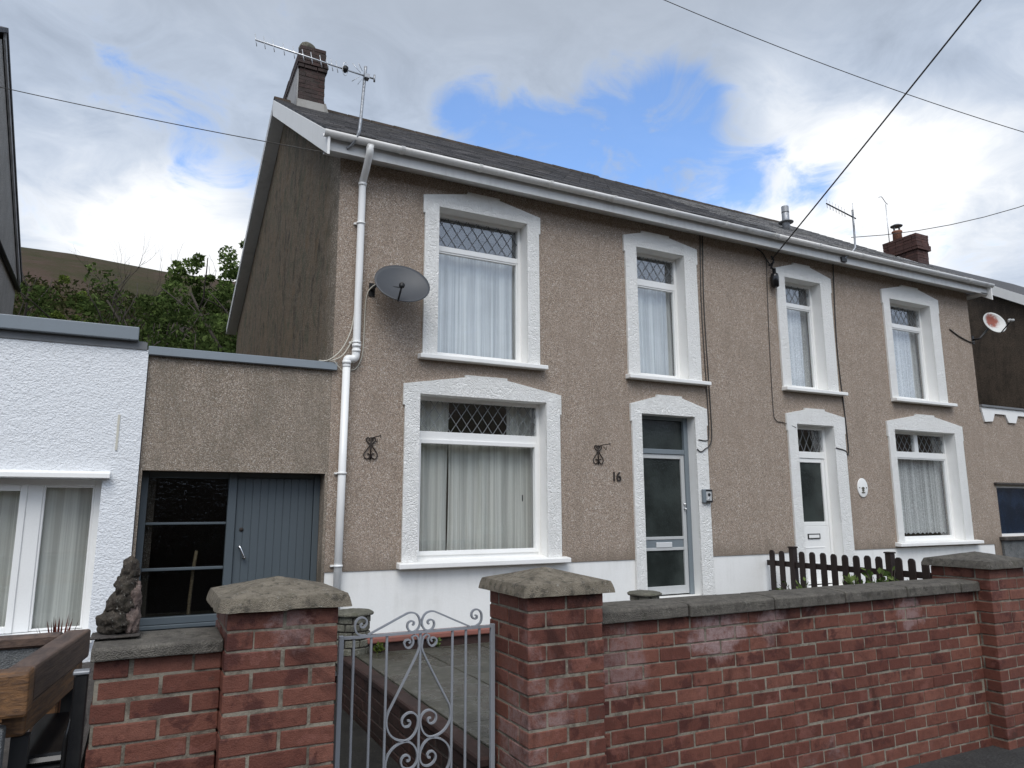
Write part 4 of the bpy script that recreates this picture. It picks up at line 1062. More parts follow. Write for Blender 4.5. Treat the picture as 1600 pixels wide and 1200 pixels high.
for k in range(4): m.tube([(pcx+.09*math.cos(k*1.57), pcy+.09*math.sin(k*1.57), ct+.28), (pcx+.09*math.cos(k*1.57), pcy+.09*math.sin(k*1.57), ct+.45)], .012)
m.lathe([(.15, 0), (.16, .02), (.08, .06), (.01, .07)], (pcx, pcy, ct+.44), 14); m.build('cowl', LEADGREY, ch)

# ------------------------------------------------------------------ gate
GY = -4.33; GX = 1.347; GZ = -.632
gt = thing('garden_gate', 'grey wrought iron garden gate with scrolls between two brick pillars', 'gate', (GX, GY, PZ))
def bar(name, x, z0, z1, w=.012):
    m = MB(); m.box(x-w/2, x+w/2, GY-w/2, GY+w/2, z0, z1); m.build(name, GATEM, gt, bevel=.002)
for x in (GX-.417, GX+.417): bar('stile', x, -1.69, GZ+.012, .024)
for x in (.995, 1.084, 1.166, 1.347, 1.528, 1.606, 1.686): bar('bar', x, -1.66, GZ-.0065)
m = MB(); m.box(GX-.404, GX+.404, GY-.011, GY+.011, GZ-.006, GZ+.006); m.build('top_rail', GATEM, gt)
m = MB(); m.box(GX-.404, GX+.404, GY-.011, GY+.011, -1.672, -1.66); m.build('bottom_rail', GATEM, gt)
yr = lambda x: 300-(x-40)*95/1085
def conv(L): return [((x-600)*.00076, (yr(x)-y)*.00069) for x, y in L]
up_s = conv([(660, 192), (650, 182), (655, 166), (675, 160), (694, 172), (697, 200), (682, 228), (655, 240), (625, 228), (607, 190), (614, 145), (640, 110), (685, 97), (735, 113), (850, 160), (970, 208)])
end_s = conv([(985, 208), (1020, 202), (1050, 178), (1061, 140), (1055, 100), (1030, 79), (1000, 83), (983, 105), (984, 133), (1003, 150), (1022, 142), (1022, 126), (1010, 122)])
lo_s = conv([(684, 318), (674, 306), (685, 292), (708, 294), (717, 315), (706, 340), (682, 352), (660, 335), (653, 305), (662, 278), (640, 268), (620, 290), (612, 330), (616, 385), (690, 535), (790, 725), (820, 785), (829, 850), (810, 920), (760, 975), (690, 1000), (640, 975), (612, 920), (612, 860), (640, 820), (680, 812), (715, 835), (722, 870), (705, 900), (678, 905), (663, 888), (668, 868), (684, 866)])
ZM = (yr(690)-1003)*.00069
for sgn in (1, -1):
    for L, flip in ((up_s, 0), (end_s, 0), (lo_s, 0), (lo_s, 1)):
        P = [(GX+sgn*dx, GY-.002, GZ+(dz_ if not flip else 2*ZM-dz_)) for dx, dz_ in L]
        m = MB(); pts = smooth_curve(P, 5)
        # flat bar: swept rectangle in the gate plane
        n = len(pts); rings = []
        for i, p in enumerate(pts):
            d = (pts[min(i+1, n-1)]-pts[max(i-1, 0)]).normalized(); nn = Vector((-d.z, 0, d.x)); h = .0042; wv = .008
            rings.append(m.add([p+nn*h+Vector((0, -wv, 0)), p-nn*h+Vector((0, -wv, 0)), p-nn*h+Vector((0, wv, 0)), p+nn*h+Vector((0, wv, 0))]))
        for a, b in zip(rings, rings[1:]):
            for k in range(4): m.face([a+k, a+(k+1) % 4, b+(k+1) % 4, b+k])
        m.face([rings[0], rings[0]+1, rings[0]+2, rings[0]+3]); m.face([rings[-1]+3, rings[-1]+2, rings[-1]+1, rings[-1]])
        m.build('scroll', GATEM, gt)

# ------------------------------------------------------------------ picket fence between the yards
PF = thing('picket_fence', 'dark brown picket fence with rounded tops running from the house to the road wall', 'fence', (8.3, -1.4, -1.40))
FXx = 8.3
yy = -.14; ks = []
pk = [-.14, -.32, -.68, -.86, -1.04, -1.21, -1.385, -1.555, -1.72, -1.88, -2.15, -2.32, -2.49, -2.66, -2.83]
for i, y in enumerate(pk):
    h = rnd.uniform(-.006, .006); zt = -.60
    m = MB(); prof = [(y-.046, -1.39), (y+.046, -1.39), (y+.046, zt-.035), (y+.036, zt-.014), (y+.018, zt), (y-.018, zt), (y-.036, zt-.014), (y-.046, zt-.035)]
    m.prism([(a, b+h) for a, b in prof], 'x', FXx-.012, FXx+.010); m.build('picket', FENCE_W, PF, bevel=.003)
for y in (-.50, -2.015):
    m = MB(); m.box(FXx-.01, FXx+.075, y-.042, y+.042, -1.42, -.555); m.box(FXx-.02, FXx+.085, y-.052, y+.052, -.5545, -.535); m.build('post', FENCE_W, PF, bevel=.006)
for z in (-.79, -1.22): bx('rail', FENCE_W, PF, FXx+.0115, FXx+.045, -2.9, -.02, z-.035, z+.04)

# ------------------------------------------------------------------ things fixed on the houses
def digit(parent, ch, x, z, size):
    cu = bpy.data.curves.new('digit', 'FONT'); cu.body = ch; cu.size = size; cu.extrude = .006; cu.bevel_depth = .0015
    o = bpy.data.objects.new('tmp', cu); COL.objects.link(o); bpy.context.view_layer.update()
    me = bpy.data.meshes.new_from_object(o.evaluated_get(bpy.context.evaluated_depsgraph_get())); bpy.data.objects.remove(o)
    me.materials.clear(); me.materials.append(IRON)
    q = bpy.data.objects.new('digit', me); COL.objects.link(q); q.parent = parent
    q.location = (x-parent.location.x, -.010-parent.location.y, z-parent.location.z); q.rotation_euler = (R(90), 0, 0)
    return q
HN = thing('house_number', 'black metal number 16 on the pebbledash beside the grey door', 'house number', (5.68, -.002, .37))
digit(HN, '1', 5.578, .372, .175); digit(HN, '6', 5.655, .372, .175)
def lamp_bracket(label, x, z, sgn):
    r = thing('lamp_bracket', label, 'lamp bracket', (x, 0, z), 'empty wrought iron lamp brackets')
    m = MB(); yv = -.012
    m.tube([(x, yv, z-.15), (x, yv, z+.11)], .009, 6)
    for s_ in (1, -1):
        P = [(x, z+.05), (x+s_*.025, z-.005), (x+s_*.072, z-.07), (x+s_*.078, z-.105), (x+s_*.055, z-.138), (x+s_*.022, z-.13), (x+s_*.010, z-.10), (x+s_*.026, z-.078), (x+s_*.043, z-.085)]
        m.tube(smooth_curve([(a, yv, b) for a, b in P], 4), .0065, 5)
        P = [(x+s_*.008, z+.03), (x+s_*.03, z+.045), (x+s_*.05, z+.065), (x+s_*.055, z+.09), (x+s_*.035, z+.105), (x+s_*.018, z+.09), (x+s_*.028, z+.072)]
        m.tube(smooth_curve([(a, yv, b) for a, b in P], 4), .0065, 5)
    m.build('scrollwork', IRON, r)
    m = MB(); m.tube([(x, -.012, z+.095), (x+.02, -.10, z+.105), (x+.055, -.21, z+.11)], .006, 6)
    m.tube(smooth_curve([(x+.015, -.10, z+.09), (x+.025, -.13, z+.06), (x+.03, -.15, z+.04), (x+.03, -.165, z+.06), (x+.033, -.15, z+.08)], 4), .0045, 5)
    m.tube([(x+.055, -.21, z+.125), (x+.055, -.21, z+.085)], .005, 5)
    m.build('arm', IRON, r)
lamp_bracket('rusty wrought iron lamp bracket between the downpipe and the large window', 2.27, .71, 1)
lamp_bracket('wrought iron lamp bracket above the number 16', 5.375, .735, 1)
DB = thing('doorbell', 'grey and black video doorbell box on the right surround of the grey door', 'doorbell', (7.18, -.033, .17))
m = MB(); m.box(7.105, 7.265, -.075, -.033, .085, .275); m.build('housing', GREY_FR, DB, bevel=.006)
m = MB(); m.box(7.155, 7.268, -.082, -.0755, .245, .272); m.box(7.155, 7.268, -.082, -.0755, .088, .115); m.box(7.255, 7.268, -.082, -.0755, .1155, .2445); m.build('trim', BLACK, DB)
bx('faceplate', SILVER, DB, 7.157, 7.254, -.079, -.0753, .116, .244)
m = MB(); m.tube([(7.205, -.076, .20), (7.205, -.090, .20)], .021, 14); m.build('button', BLACK, DB)
m = MB(); m.tube([(7.205, -.076, .145), (7.205, -.084, .145)], .012, 12); m.build('speaker', CHROME, DB)
PQ = thing('wall_plaque', 'white oval plaque on the pebbledash between the white door and the lace window', 'plaque', (10.575, 0, .335))
m = MB(); m.smooth = True
m.prism([(10.575+.125*math.cos(2*math.pi*k/28), .335+.158*math.sin(2*math.pi*k/28)) for k in range(28)], 'y', -.018, .002); m.build('plate', W_TRIM, PQ, bevel=.008, seg=3)
m = MB()
for (a, b, r) in ((0, -.02, .028), (.02, .012, .016), (-.02, .012, .016), (.0, .022, .014)): m.prism([(10.575+a+r*math.cos(2*math.pi*k/10), .315+b+r*.9*math.sin(2*math.pi*k/10)) for k in range(10)], 'y', -.022-.0004*r*100, -.0185)
m.box(10.535, 10.615, -.0225, -.0185, .245, .265); m.build('flower_emblem', PIERST, PQ)
m = MB()
for x in (10.492, 10.658): m.tube([(x, -.0185, .335), (x, -.023, .335)], .010, 8)
m.build('screws', IRON, PQ)

# ---- satellite dishes
def dish(label, centre, normal, w, h, mat, wallpt, arm_mat, roll=0, arm=.30, lnb_mat=None):
    r = thing('satellite_dish', label, 'satellite dish', wallpt, 'wall mounted satellite dishes')
    c = Vector(centre); n = Vector(normal).normalized(); u = n.cross(Vector((0, 0, 1))).normalized() * -1; v = n.cross(u)*-1
    if v.z < 0: v = -v
    u, v = math.cos(roll)*u+math.sin(roll)*v, -math.sin(roll)*u+math.cos(roll)*v
    m = MB(); m.smooth = True; K, N = 9, 40
    for side in (0, 1):
        rings = []
        for k in range(K+1):
            q = max(k/K, .001); dep = .075*(q*q-1)
            rings.append(m.add([c+u*(w/2*q*math.cos(2*math.pi*j/N))+v*(h/2*q*math.sin(2*math.pi*j/N))+n*(dep-.010*side) for j in range(N)]))
        for a, b in zip(rings, rings[1:]):
            for j in range(N): m.face([a+j, a+(j+1) % N, b+(j+1) % N, b+j])
        if side == 0: outer = rings[-1]
        else:
            for j in range(N): m.face([outer+j, outer+(j+1) % N, rings[-1]+(j+1) % N, rings[-1]+j])
    m.build('reflector', mat, r)
    m = MB(); f = c + n*arm - v*(h*.33); b0 = c - v*(h*.50) - n*.01
    m.tube([c-n*.085, c-n*.10-v*.1, b0, b0+(f-b0)*.55, f], .012, 8); m.build('feed_arm', arm_mat, r)
    m = MB(); dd = (c-f).normalized(); m.tube([f-dd*.045, f+dd*.02], .024, 10); m.tube([f+dd*.02, f+dd*.055], .034, 12); lb = m.build('receiver_head', lnb_mat or BLACK, r)
    m = MB(); wp = Vector(wallpt); bk = c-n*.09
    m.tube([wp+Vector((0, .0, 0)), Vector((wp.x, bk.y+.02, wp.z)), bk], .019, 8); m.box(wp.x-.035, wp.x+.035, -.012 if wp.y < .05 else wp.y-.012, wp.y+.003, wp.z-.08, wp.z+.08); m.build('bracket', BLACK, r)
    return r
dish('large dark grey satellite dish between the downpipe and the upper window', (2.505, -.30, 2.61), (-.10, -.86, .52), .655, .62, DISH_G, (2.225, -.001, 2.57), BLACK, roll=R(-14), arm=.13)
mrust, tt, pp = material('rusted_white_dish'); oo = objco(tt)
d_ = tt.vmath('DISTANCE', oo, (.37, -.27, .40))
setp(tt, pp, col=tt.mix(tt.mapr(tt.math('ADD', d_, tt.math('MULTIPLY', tt.noise(oo, 14, 5, .7), .12)), .255, .20), (.60, .60, .57), (.27, .062, .03)), rough=.5)
dish('white satellite dish with a rusty red patch at the right house corner', (14.52, -.24, 3.56), (-.22, -.80, .28), .50, .46, mrust, (14.14, -.001, 3.22), BLACK, roll=R(12), lnb_mat=SILVER)

# ---- TV aerials
A1 = thing('tv_aerial', 'long rooftop aerial on a bent mast at the gutter of house 16', 'aerial', (1.86, -.30, 4.18))
m = MB(); m.tube(smooth_curve([(1.80, -.29, 4.14), (1.84, -.33, 4.17), (1.895, -.40, 4.28), (1.915, -.41, 4.45), (1.935, -.41, 4.8), (1.955, -.41, 5.16)], 5), .018, 8); m.build('mast', GALV, A1)
bs, be = Vector((1.99, -.44, 5.015)), Vector((.70, -.56, 5.015)); dr_ = (be-bs).normalized()
m = MB(); m.tube([bs-dr_*.05, be], .011, 6); m.build('boom', ALU, A1)
fr = [.215, .275, .33, .40, .50, .585, .67, .755, .845, .925, 1.0]
for f in [.30, .345, .385, .445, .525, .60, .68, .765, .85, .925, .995]:
    c = bs+(be-bs)*f; m = MB(); L = .078
    m.tube([c+Vector((.012, -.01, -L)), c+Vector((-.012, .01, L))], .0045, 5); m.build('element', ALU, A1)
c = bs+(be-bs)*.225; m = MB()
P = [(c.x+.03*math.cos(q), c.y-.01, c.z+.085*math.sin(q)) for q in [i*2*math.pi/16 for i in range(17)]]; m.tube(P, .004, 5); m.build('dipole_loop', ALU, A1)
m = MB(); m.tube([c+Vector((.0, -.035, 0)), c+Vector((0, .025, 0))], .032, 10); m.build('junction_box', BLACK, A1)
c = bs+(be-bs)*.08
for k in (-1, 1):
    m = MB(); m.tube([c+Vector((-.10, 0, k*.115)), c+Vector((0, 0, k*.02)), c+Vector((-.03, 0, k*.14)), c+Vector((.02, 0, k*.05)), c+Vector((.04, 0, k*.12))], .004, 5); m.build('reflector', ALU, A1)
m = MB(); m.tube([bs-dr_*.06+Vector((0, -.02, -.05)), bs-dr_*.06+Vector((0, -.02, .04))], .012, 6); m.box(bs.x-.06, bs.x+.0, bs.y-.03, bs.y+.05, bs.z-.025, bs.z+.025); m.build('clamp', GALV, A1)
A2 = thing('tv_aerial', 'small aerial with grid reflector on a bent mast at the right house gutter', 'aerial', (10.25, -.3, 4.15))
m = MB(); m.tube(smooth_curve([(10.22, -.29, 4.14), (10.30, -.34, 4.22), (10.40, -.38, 4.32), (10.43, -.38, 4.45), (10.44, -.38, 5.03)], 5), .017, 8); m.build('mast', GALV, A2)
m = MB(); m.box(10.15, 10.27, -.32, -.286, 4.09, 4.17); m.build('bracket', BLACK, A2)
bs, be = Vector((10.45, -.42, 4.86)), Vector((9.72, -.44, 4.98))
m = MB(); m.tube([bs, be], .012, 6); m.build('boom', BLACK, A2)
for k in range(7):
    c = be+(bs-be)*(.02+k*.10); m = MB(); m.tube([c+Vector((0, 0, -.075)), c+Vector((0, 0, .075))], .0045, 5); m.build('element', ALU, A2)
for sg in (1, -1):
    m = MB()
    for k in range(4):
        z = .05+k*.055; m.tube([bs+Vector((-.05-.02*k*0, 0, sg*z)), bs+Vector((-.05, .0, sg*(z)))+Vector((-.11, -.08, 0))], .004, 5)
    for q in (0, 1): m.tube([bs+Vector((-.05-.11*q, -.08*q, sg*.04)), bs+Vector((-.05-.11*q, -.08*q, sg*.22))], .005, 5)
    m.build('reflector', ALU, A2)
A3 = thing('tv_aerial', 'thin aerial standing beside the chimney pot of the further house', 'aerial', (17.85, 3.95, 7.2))
m = MB(); m.tube([(17.82, 4.0, 7.0), (17.82, 4.0, 8.35)], .012, 5); m.build('mast', ALU, A3)
m = MB(); m.tube(smooth_curve([(17.40, 3.9, 8.42), (17.60, 3.95, 8.50), (17.82, 4.0, 8.40), (17.98, 4.05, 8.40)], 4), .010, 5); m.build('boom', ALU, A3)
FL = thing('roof_flue', 'grey metal flue pipe with a collar on the right house roof', 'flue', (11.57, 2.02, 5.72))
m = MB(); m.smooth = True; m.lathe([(.075, -.12), (.075, .52)], (11.57, 2.02, 5.74), 16); m.build('pipe', GALV, FL)
m = MB(); m.smooth = True; m.lathe([(.075, 0), (.15, .0), (.155, .015), (.078, .05)], (11.57, 2.02, 5.90), 16); m.build('collar', LEADGREY, FL)
m = MB(); m.lathe([(.079, 0), (.079, .02)], (11.57, 2.02, 6.12), 16); m.build('joint_band', LEADGREY, FL)

# ---- cables
def hang(a, b, sag, n=24):
    a, b = Vector(a), Vector(b); return [a+(b-a)*(i/n)+Vector((0, 0, -sag*4*(i/n)*(1-i/n))) for i in range(n+1)]
def long_hang(a, b, sag, n=60):
    a, b = Vector(a), Vector(b); e = Vector((0, 0, 8*sag)); return hang(a-(b-a)+e, b+(b-a)+e, 9*sag, n)
def cable(label, pts, r, mat, grp=None, name='cable', n=6, sm=6):
    m = MB(); P = smooth_curve(pts, sm) if sm else pts; m.tube(P, r, n)
    o = m.build(name, mat, base=pts[0]); return tag(o, label, 'cable', grp)
def rayp(px, py, dist):
    d = fw + rt*((px-800)/1119.44) - up*((py-600)/1119.44); d.normalize(); return Vector((0, -D, 0)) + d*dist
OH = 'overhead wires'
cable('overhead wire coming in from the left to the eaves of house 16', hang(rayp(-260, 74, 13), (1.62, -.2, 4.08), .06), .0055, CABLE_D, OH, 'overhead_wire', 6, 0)
cable('thick overhead wire running down to the black box above the upper window', hang(Vector((8.79, -.06, 3.98))+(rayp(1527, 0, 11.0)-Vector((8.79, -.06, 3.98)))*2.2, (8.79, -.06, 3.98), .05), .011, CABLE_D, OH, 'overhead_wire', 6, 0)
cable('thin overhead wire high across the top right of the sky', long_hang(rayp(960, -34, 13.5), rayp(1760, 252, 17), .22), .0065, CABLE_D, OH, 'overhead_wire', 6, 0)
cable('thin overhead wire sagging behind the right house chimney', hang(rayp(1330, 371, 17.0), rayp(1330, 371, 17.0)+(rayp(1900, 180, 21)-rayp(1330, 371, 17.0))*2.2+Vector((0, 0, 5.81)), 2.66), .008, CABLE_D, OH, 'overhead_wire', 6, 0)
HC = 'cables clipped to the house fronts'
cable('dark cable running from the eaves down to the grey door, nearer the door', [(7.335, -.02, 4.15), (7.30, -.012, 3.0), (7.325, -.012, 1.6), (7.315, -.014, 1.08), (7.26, -.034, .98), (7.10, -.038, .985)], .008, CABLE_D, HC)
cable('dark cable running from the eaves to the grey door in a loop, farther right', [(7.385, -.02, 4.15), (7.35, -.012, 3.0), (7.375, -.012, 1.6), (7.37, -.014, 1.04), (7.30, -.02, .90), (7.22, -.04, .86), (7.13, -.04, .81), (7.06, -.04, .85)], .009, CABLE_D, HC)
cable('thin cable dropping from the black box to the white door', [(8.72, -.02, 4.0), (8.68, -.012, 3.0), (8.655, -.012, 1.6), (8.70, -.012, 1.36), (8.85, -.012, 1.33), (9.10, -.036, 1.26)], .006, CABLE_D, HC)
cable('dark cable right of the white door running down from the eaves', [(10.30, -.02, 4.18), (10.235, -.012, 2.7), (10.29, -.014, 1.5), (10.305, -.014, .95), (10.26, -.02, .865), (10.20, -.036, .93), (9.98, -.038, .97)], .010, CABLE_D, HC)
cable('black cable sagging along the wall to the rusty satellite dish', [(13.42, -.013, 3.35), (13.7, -.014, 3.24), (14.0, -.014, 3.17), (14.13, -.03, 3.17)], .012, CABLE_D, HC)
CW = 'cream cables by the downpipe'
cable('cream cable from the downpipe to the extension roof, upper loop', [(2.02, -.03, 2.25), (1.98, -.04, 2.02), (1.88, -.05, 1.80), (1.74, -.06, 1.665), (1.64, -.02, 1.66)], .006, CABLE_W, CW)
cable('cream cable from the downpipe to the extension roof, lower loop', [(2.03, -.04, 2.05), (2.0, -.045, 1.92), (1.90, -.05, 1.74), (1.78, -.06, 1.665), (1.70, -.02, 1.662)], .006, CABLE_W, CW)
cable('cream cable hanging from the grey dish down the right side of the downpipe', [(2.30, -.06, 2.64), (2.22, -.03, 2.60), (2.155, -.02, 2.45), (2.145, -.014, 2.0), (2.13, -.014, 1.75), (2.06, -.014, 1.60), (1.97, -.014, 1.58)], .006, CABLE_W, CW)
cable('short cream cable end below the extension fascia corner', [(1.80, -.06, 1.66), (1.86, -.04, 1.60), (1.93, -.012, 1.555)], .006, CABLE_W, CW)
CB = thing('cable_terminal', 'black cable terminal box under the eaves beside the narrow upper window', 'cable box', (8.79, 0, 3.7))
m = MB(); m.smooth = True; m.lathe([(.03, 0), (.062, .02), (.066, .18), (.055, .23), (.03, .25), (.03, .32)], (8.80, -.085, 3.50), 14); m.build('closure', BLACKGL, CB)
m = MB(); m.tube([(8.79, .0, 3.90), (8.79, -.10, 3.92)], .016); m.tube([(8.76, -.06, 3.82), (8.80, -.09, 3.96), (8.74, -.10, 4.02)], .014); m.tube(smooth_curve([(8.80, -.08, 3.80), (8.70, -.05, 3.95), (8.62, -.03, 4.08), (8.50, -.03, 4.13)], 4), .010); m.build('bracket', BLACK, CB)

# ------------------------------------------------------------------ rocks on the left coping
def rock(label, c, s, mat, seed, name='rock'):
    bm = bmesh.new(); bmesh.ops.create_icosphere(bm, subdivisions=4, radius=1)
    for v in bm.verts:
        p = v.co.normalized(); q = Vector((seed*3.1, seed*1.7, seed))
        r = 1.05+.34*mnoise.noise(p*1.6+q)+.30*(.35-abs(mnoise.noise(p*3.2+q)))+.20*mnoise.noise(p*6.5+q)+.11*mnoise.noise(p*14+q)
        v.co = Vector((p.x*s[0]*r, p.y*s[1]*r, p.z*s[2]*r))
        v.co.z = max(v.co.z, -s[2]*.9)
    me = bpy.data.meshes.new(name); bm.to_mesh(me); bm.free(); me.materials.append(mat)
    for p in me.polygons: p.use_smooth = True
    o = bpy.data.objects.new(name, me); COL.objects.link(o); o.location = c
    return tag(o, label, 'rock', 'rocks stacked on the left coping')
m = MB(); m.box(-.155, .03, -4.52, -4.36, -.5255, -.517); o = m.build('slate_slab', SLATEY, base=(-.06, -4.44, -.5255), bevel=.003); tag(o, 'thin slate slab under the stacked rocks on the left coping', 'slate')
rock('large dark gnarled rock, lowest of the stack on the left coping', (-.060, -4.44, -.468), (.066, .055, .052), ROCKM, 2)
rock('mossy rock in the middle of the stack on the left coping', (-.050, -4.44, -.392), (.054, .05, .050), ROCKM, 5)
rock('small dark rock just under the topmost one of the stack', (-.036, -4.44, -.322), (.044, .042, .046), ROCKM, 14)
rock('dark rock, topmost of the stack on the left coping', (-.028, -4.44, -.258), (.034, .036, .048), ROCKM, 7)
rock('pinkish pebbly rock at the right foot of the stacked rocks', (-.004, -4.455, -.462), (.026, .03, .060), ROCKP, 3)
rock('pinkish pebbly rock leaning on the middle of the stacked rocks', (.000, -4.455, -.365), (.022, .028, .058), ROCKP, 9)

# ------------------------------------------------------------------ sleeper planter, post and spiky plant
SP = thing('sleeper_planter', 'raised planter frame of orange-brown timber sleepers at the bottom left', 'planter', (-.6, -4.2, PZ))
m = MB(); m.hexa([(-1.6, -4.70, -.762), (-.33, -4.68, -.762), (-.325, -4.56, -.762), (-1.6, -4.58, -.762), (-1.6, -4.70, -.60), (-.335, -4.68, -.60), (-.33, -4.56, -.60), (-1.6, -4.58, -.60)]); m.build('front_sleeper', SLEEPER, SP, bevel=.012, seg=2)
m = MB(); m.hexa([(-.425, -4.555, -.74), (-.328, -4.555, -.74), (-.190, -3.62, -.74), (-.30, -3.62, -.74), (-.425, -4.555, -.60), (-.328, -4.555, -.60), (-.190, -3.62, -.60), (-.30, -3.62, -.60)]); m.build('side_sleeper', SLEEPER_DK, SP, bevel=.012, seg=2)
m = MB(); m.hexa([(-.425, -4.555, -.86), (-.345, -4.555, -.86), (-.215, -3.62, -.86), (-.30, -3.62, -.86), (-.425, -4.555, -.745), (-.345, -4.555, -.745), (-.215, -3.62, -.745), (-.30, -3.62, -.745)]); m.build('lower_side_sleeper', SLEEPER, SP, bevel=.012, seg=2)
m = MB(); m.box(-1.8, -.31, -3.72, -3.62, -.66, -.605); m.build('back_sleeper', SLEEPER_DK, SP, bevel=.01)
m = MB(); m.box(-1.8, -.305, -3.70, -3.64, -.86, -.662); m.build('back_panel', BLOCK, SP)
m = MB(); m.box(-1.8, -.3, -3.72, -3.64, -1.0, -.865); m.build('lower_back_sleeper', SLEEPER, SP, bevel=.01)
bx('block_base', BLOCK, SP, -1.6, -.40, -4.66, -4.58, PZ, -.80, bevel=.01)
for (x, y) in ((-.36, -4.50), (-.26, -3.66)): bx('post', BLACK, SP, x-.03, x+.03, y-.03, y+.03, PZ, -.865)
BP = thing('bin', 'black bin standing in the dark below the timber planter', 'bin', (-.27, -4.2, PZ))
m = MB(); m.hexa([(-.34, -4.40, PZ), (-.21, -4.40, PZ), (-.18, -3.95, PZ), (-.34, -3.95, PZ), (-.37, -4.44, -1.0), (-.19, -4.44, -1.0), (-.17, -3.9, -1.0), (-.37, -3.9, -1.0)]); m.build('body', BLACK, BP, bevel=.02)
m = MB(); m.hexa([(-.38, -4.46, -.998), (-.18, -4.46, -.998), (-.16, -3.88, -.998), (-.38, -3.88, -.998), (-.37, -4.44, -.965), (-.19, -4.44, -.965), (-.17, -3.9, -.93), (-.37, -3.9, -.93)]); m.build('lid', BLACKGL, BP, bevel=.01)
GP = thing('metal_post', 'glossy black metal post between the timber planter and the brick wall', 'post', (-.165, -4.5, PZ))
m = MB(); m.box(-.192, -.142, -4.62, -4.57, PZ, -.64); m.build('shaft', BLACKGL, GP, bevel=.006)
m = MB(); m.box(-.197, -.137, -4.626, -4.564, -.6395, -.625); m.build('cap', GALV, GP, bevel=.004)
m = MB(); m.tube([(-.215, -4.55, PZ), (-.205, -4.53, -.9), (-.178, -4.48, -.69)], .010, 8); m.build('brace', BLACKGL, GP)
SPK = thing('spiky_plant', 'red bladed spiky plant behind the timber planter by the white window', 'plant', (-.345, -3.45, -.98))
m = MB(); r2 = random.Random(5)
for k in range(34):
    a = r2.uniform(0, 6.28); L = r2.uniform(.14, .27); tilt = r2.uniform(.05, .75); m.cur = (r2.random(), 0, 0)
    base = Vector((-.345+.025*math.cos(a), -3.45+.025*math.sin(a), -.80)); d = Vector((math.cos(a)*math.sin(tilt), math.sin(a)*math.sin(tilt), math.cos(tilt)))
    sd_ = d.cross(Vector((0, 0, 1)));  sd_ = sd_.normalized()*.009 if sd_.length > .01 else Vector((.009, 0, 0))
    p1 = base+d*L*.55; p2 = base+d*L+Vector((0, 0, -.03*tilt))
    n = m.add([base-sd_, base+sd_, p1+sd_*.8, p2, p1-sd_*.8]); m.face([n, n+1, n+2, n+3, n+4])
m.build('blades', LEAF_R, SPK, fix=False)
m = MB(); m.lathe([(.07, -.42), (.09, .13), (.095, .14), (.06, .14)], (-.345, -3.45, -.96), 14); m.build('pot', CLAY, SPK)
m = MB(); m.box(-1.6, -.20, -3.60, -.06, PZ-.1, -1.38); tag(m.build('raised_bed_white', SLATEY), kind='structure')

# ------------------------------------------------------------------ plants
def leaf_clump(m, c, rad, n, size, r, squash=1.0, lobes=None, tone_h=True):
    c = Vector(c)
    for _ in range(n):
        while True:
            p = Vector((r.uniform(-1, 1), r.uniform(-1, 1), r.uniform(-1, 1)))
            if p.length <= 1: break
        p = p.normalized()*(p.length**.45)
        q = c + Vector((p.x*rad[0], p.y*rad[1], p.z*rad[2]))
        a = Vector((r.gauss(0, 1), r.gauss(0, 1), r.gauss(0, 1)+.3)).normalized(); b = a.orthogonal().normalized(); cc = a.cross(b)
        ang = r.uniform(0, 6.28); b, cc = math.cos(ang)*b+math.sin(ang)*cc, -math.sin(ang)*b+math.cos(ang)*cc
        s_ = size*r.uniform(.6, 1.35); m.cur = (min(1, max(0, r.gauss(.5, .26))), 0, 0)
        k = m.add([q-b*s_, q-cc*s_*.42, q+b*s_, q+cc*s_*.42]); m.face([k, k+1, k+2, k+3])
def tree(label, base, height, crown_w, mat, seed, leaf=.10, n=5200, clumps=42, thin=1.0, crown_from=.30, group='trees on the slope behind the houses', bare=False, name='tree'):
    r = random.Random(seed); b = Vector(base)
    t_ = thing(name, label, 'tree', base, group)
    m = MB(); tips = []
    def limb(p, d, L, rad, lvl):
        pts = [p]; q = p.copy(); dd = d.copy()
        for i in range(4):
            dd = (dd + Vector((r.gauss(0, .14), r.gauss(0, .14), r.gauss(.05, .09)))).normalized(); q = q+dd*L/4; pts.append(q.copy())
        m.tube(pts, rad, 5 if lvl else 7, True, rad*.45)
        tips.append((q, lvl))
        if lvl < (4 if bare else 2):
            for k in range(r.choice((2, 3, 3)) if lvl else 6):
                u = r.uniform(.35, 1.0); i = min(3, int(u*4)); s_ = pts[i]+(pts[i+1]-pts[i])*(u*4-i)
                az = r.uniform(0, 6.28); sp = r.uniform(.45, .95) if not bare else r.uniform(.25, .6)
                o = dd.orthogonal().normalized(); o2 = dd.cross(o)
                nd = (dd*math.cos(sp)+(o*math.cos(az)+o2*math.sin(az))*math.sin(sp)).normalized()
                limb(s_, nd, L*r.uniform(.45, .68), rad*.42, lvl+1)
    limb(b, Vector((0, 0, 1)), height*(.56 if not bare else .55), height*(.017 if not bare else .011), 0)
    m.build('trunk', BARK, t_, fix=False)
    if bare and n == 0: return t_
    m = MB()
    for k in range(clumps):
        while True:
            p = Vector((r.uniform(-1, 1), r.uniform(-1, 1), r.uniform(-1, 1)))
            if .25 < p.length <= 1: break
        zc = crown_from+(1-crown_from)*.5
        wfac = 1-.35*max(0, p.z)
        c = b + Vector((p.x*crown_w*wfac, p.y*crown_w*wfac, height*(zc+p.z*(1-crown_from)*.46)))
        rr = crown_w*r.uniform(.14, .34)*thin
        leaf_clump(m, c, (rr, rr, rr*.75), n//clumps, leaf, r)
    m.build('crown', mat, t_, fix=False); return t_
gy = lambda x, y: h_back(x, y)-.1
def at(ratio, dist): x = ratio*dist; y = dist-D; return (x, y, gy(x, y))
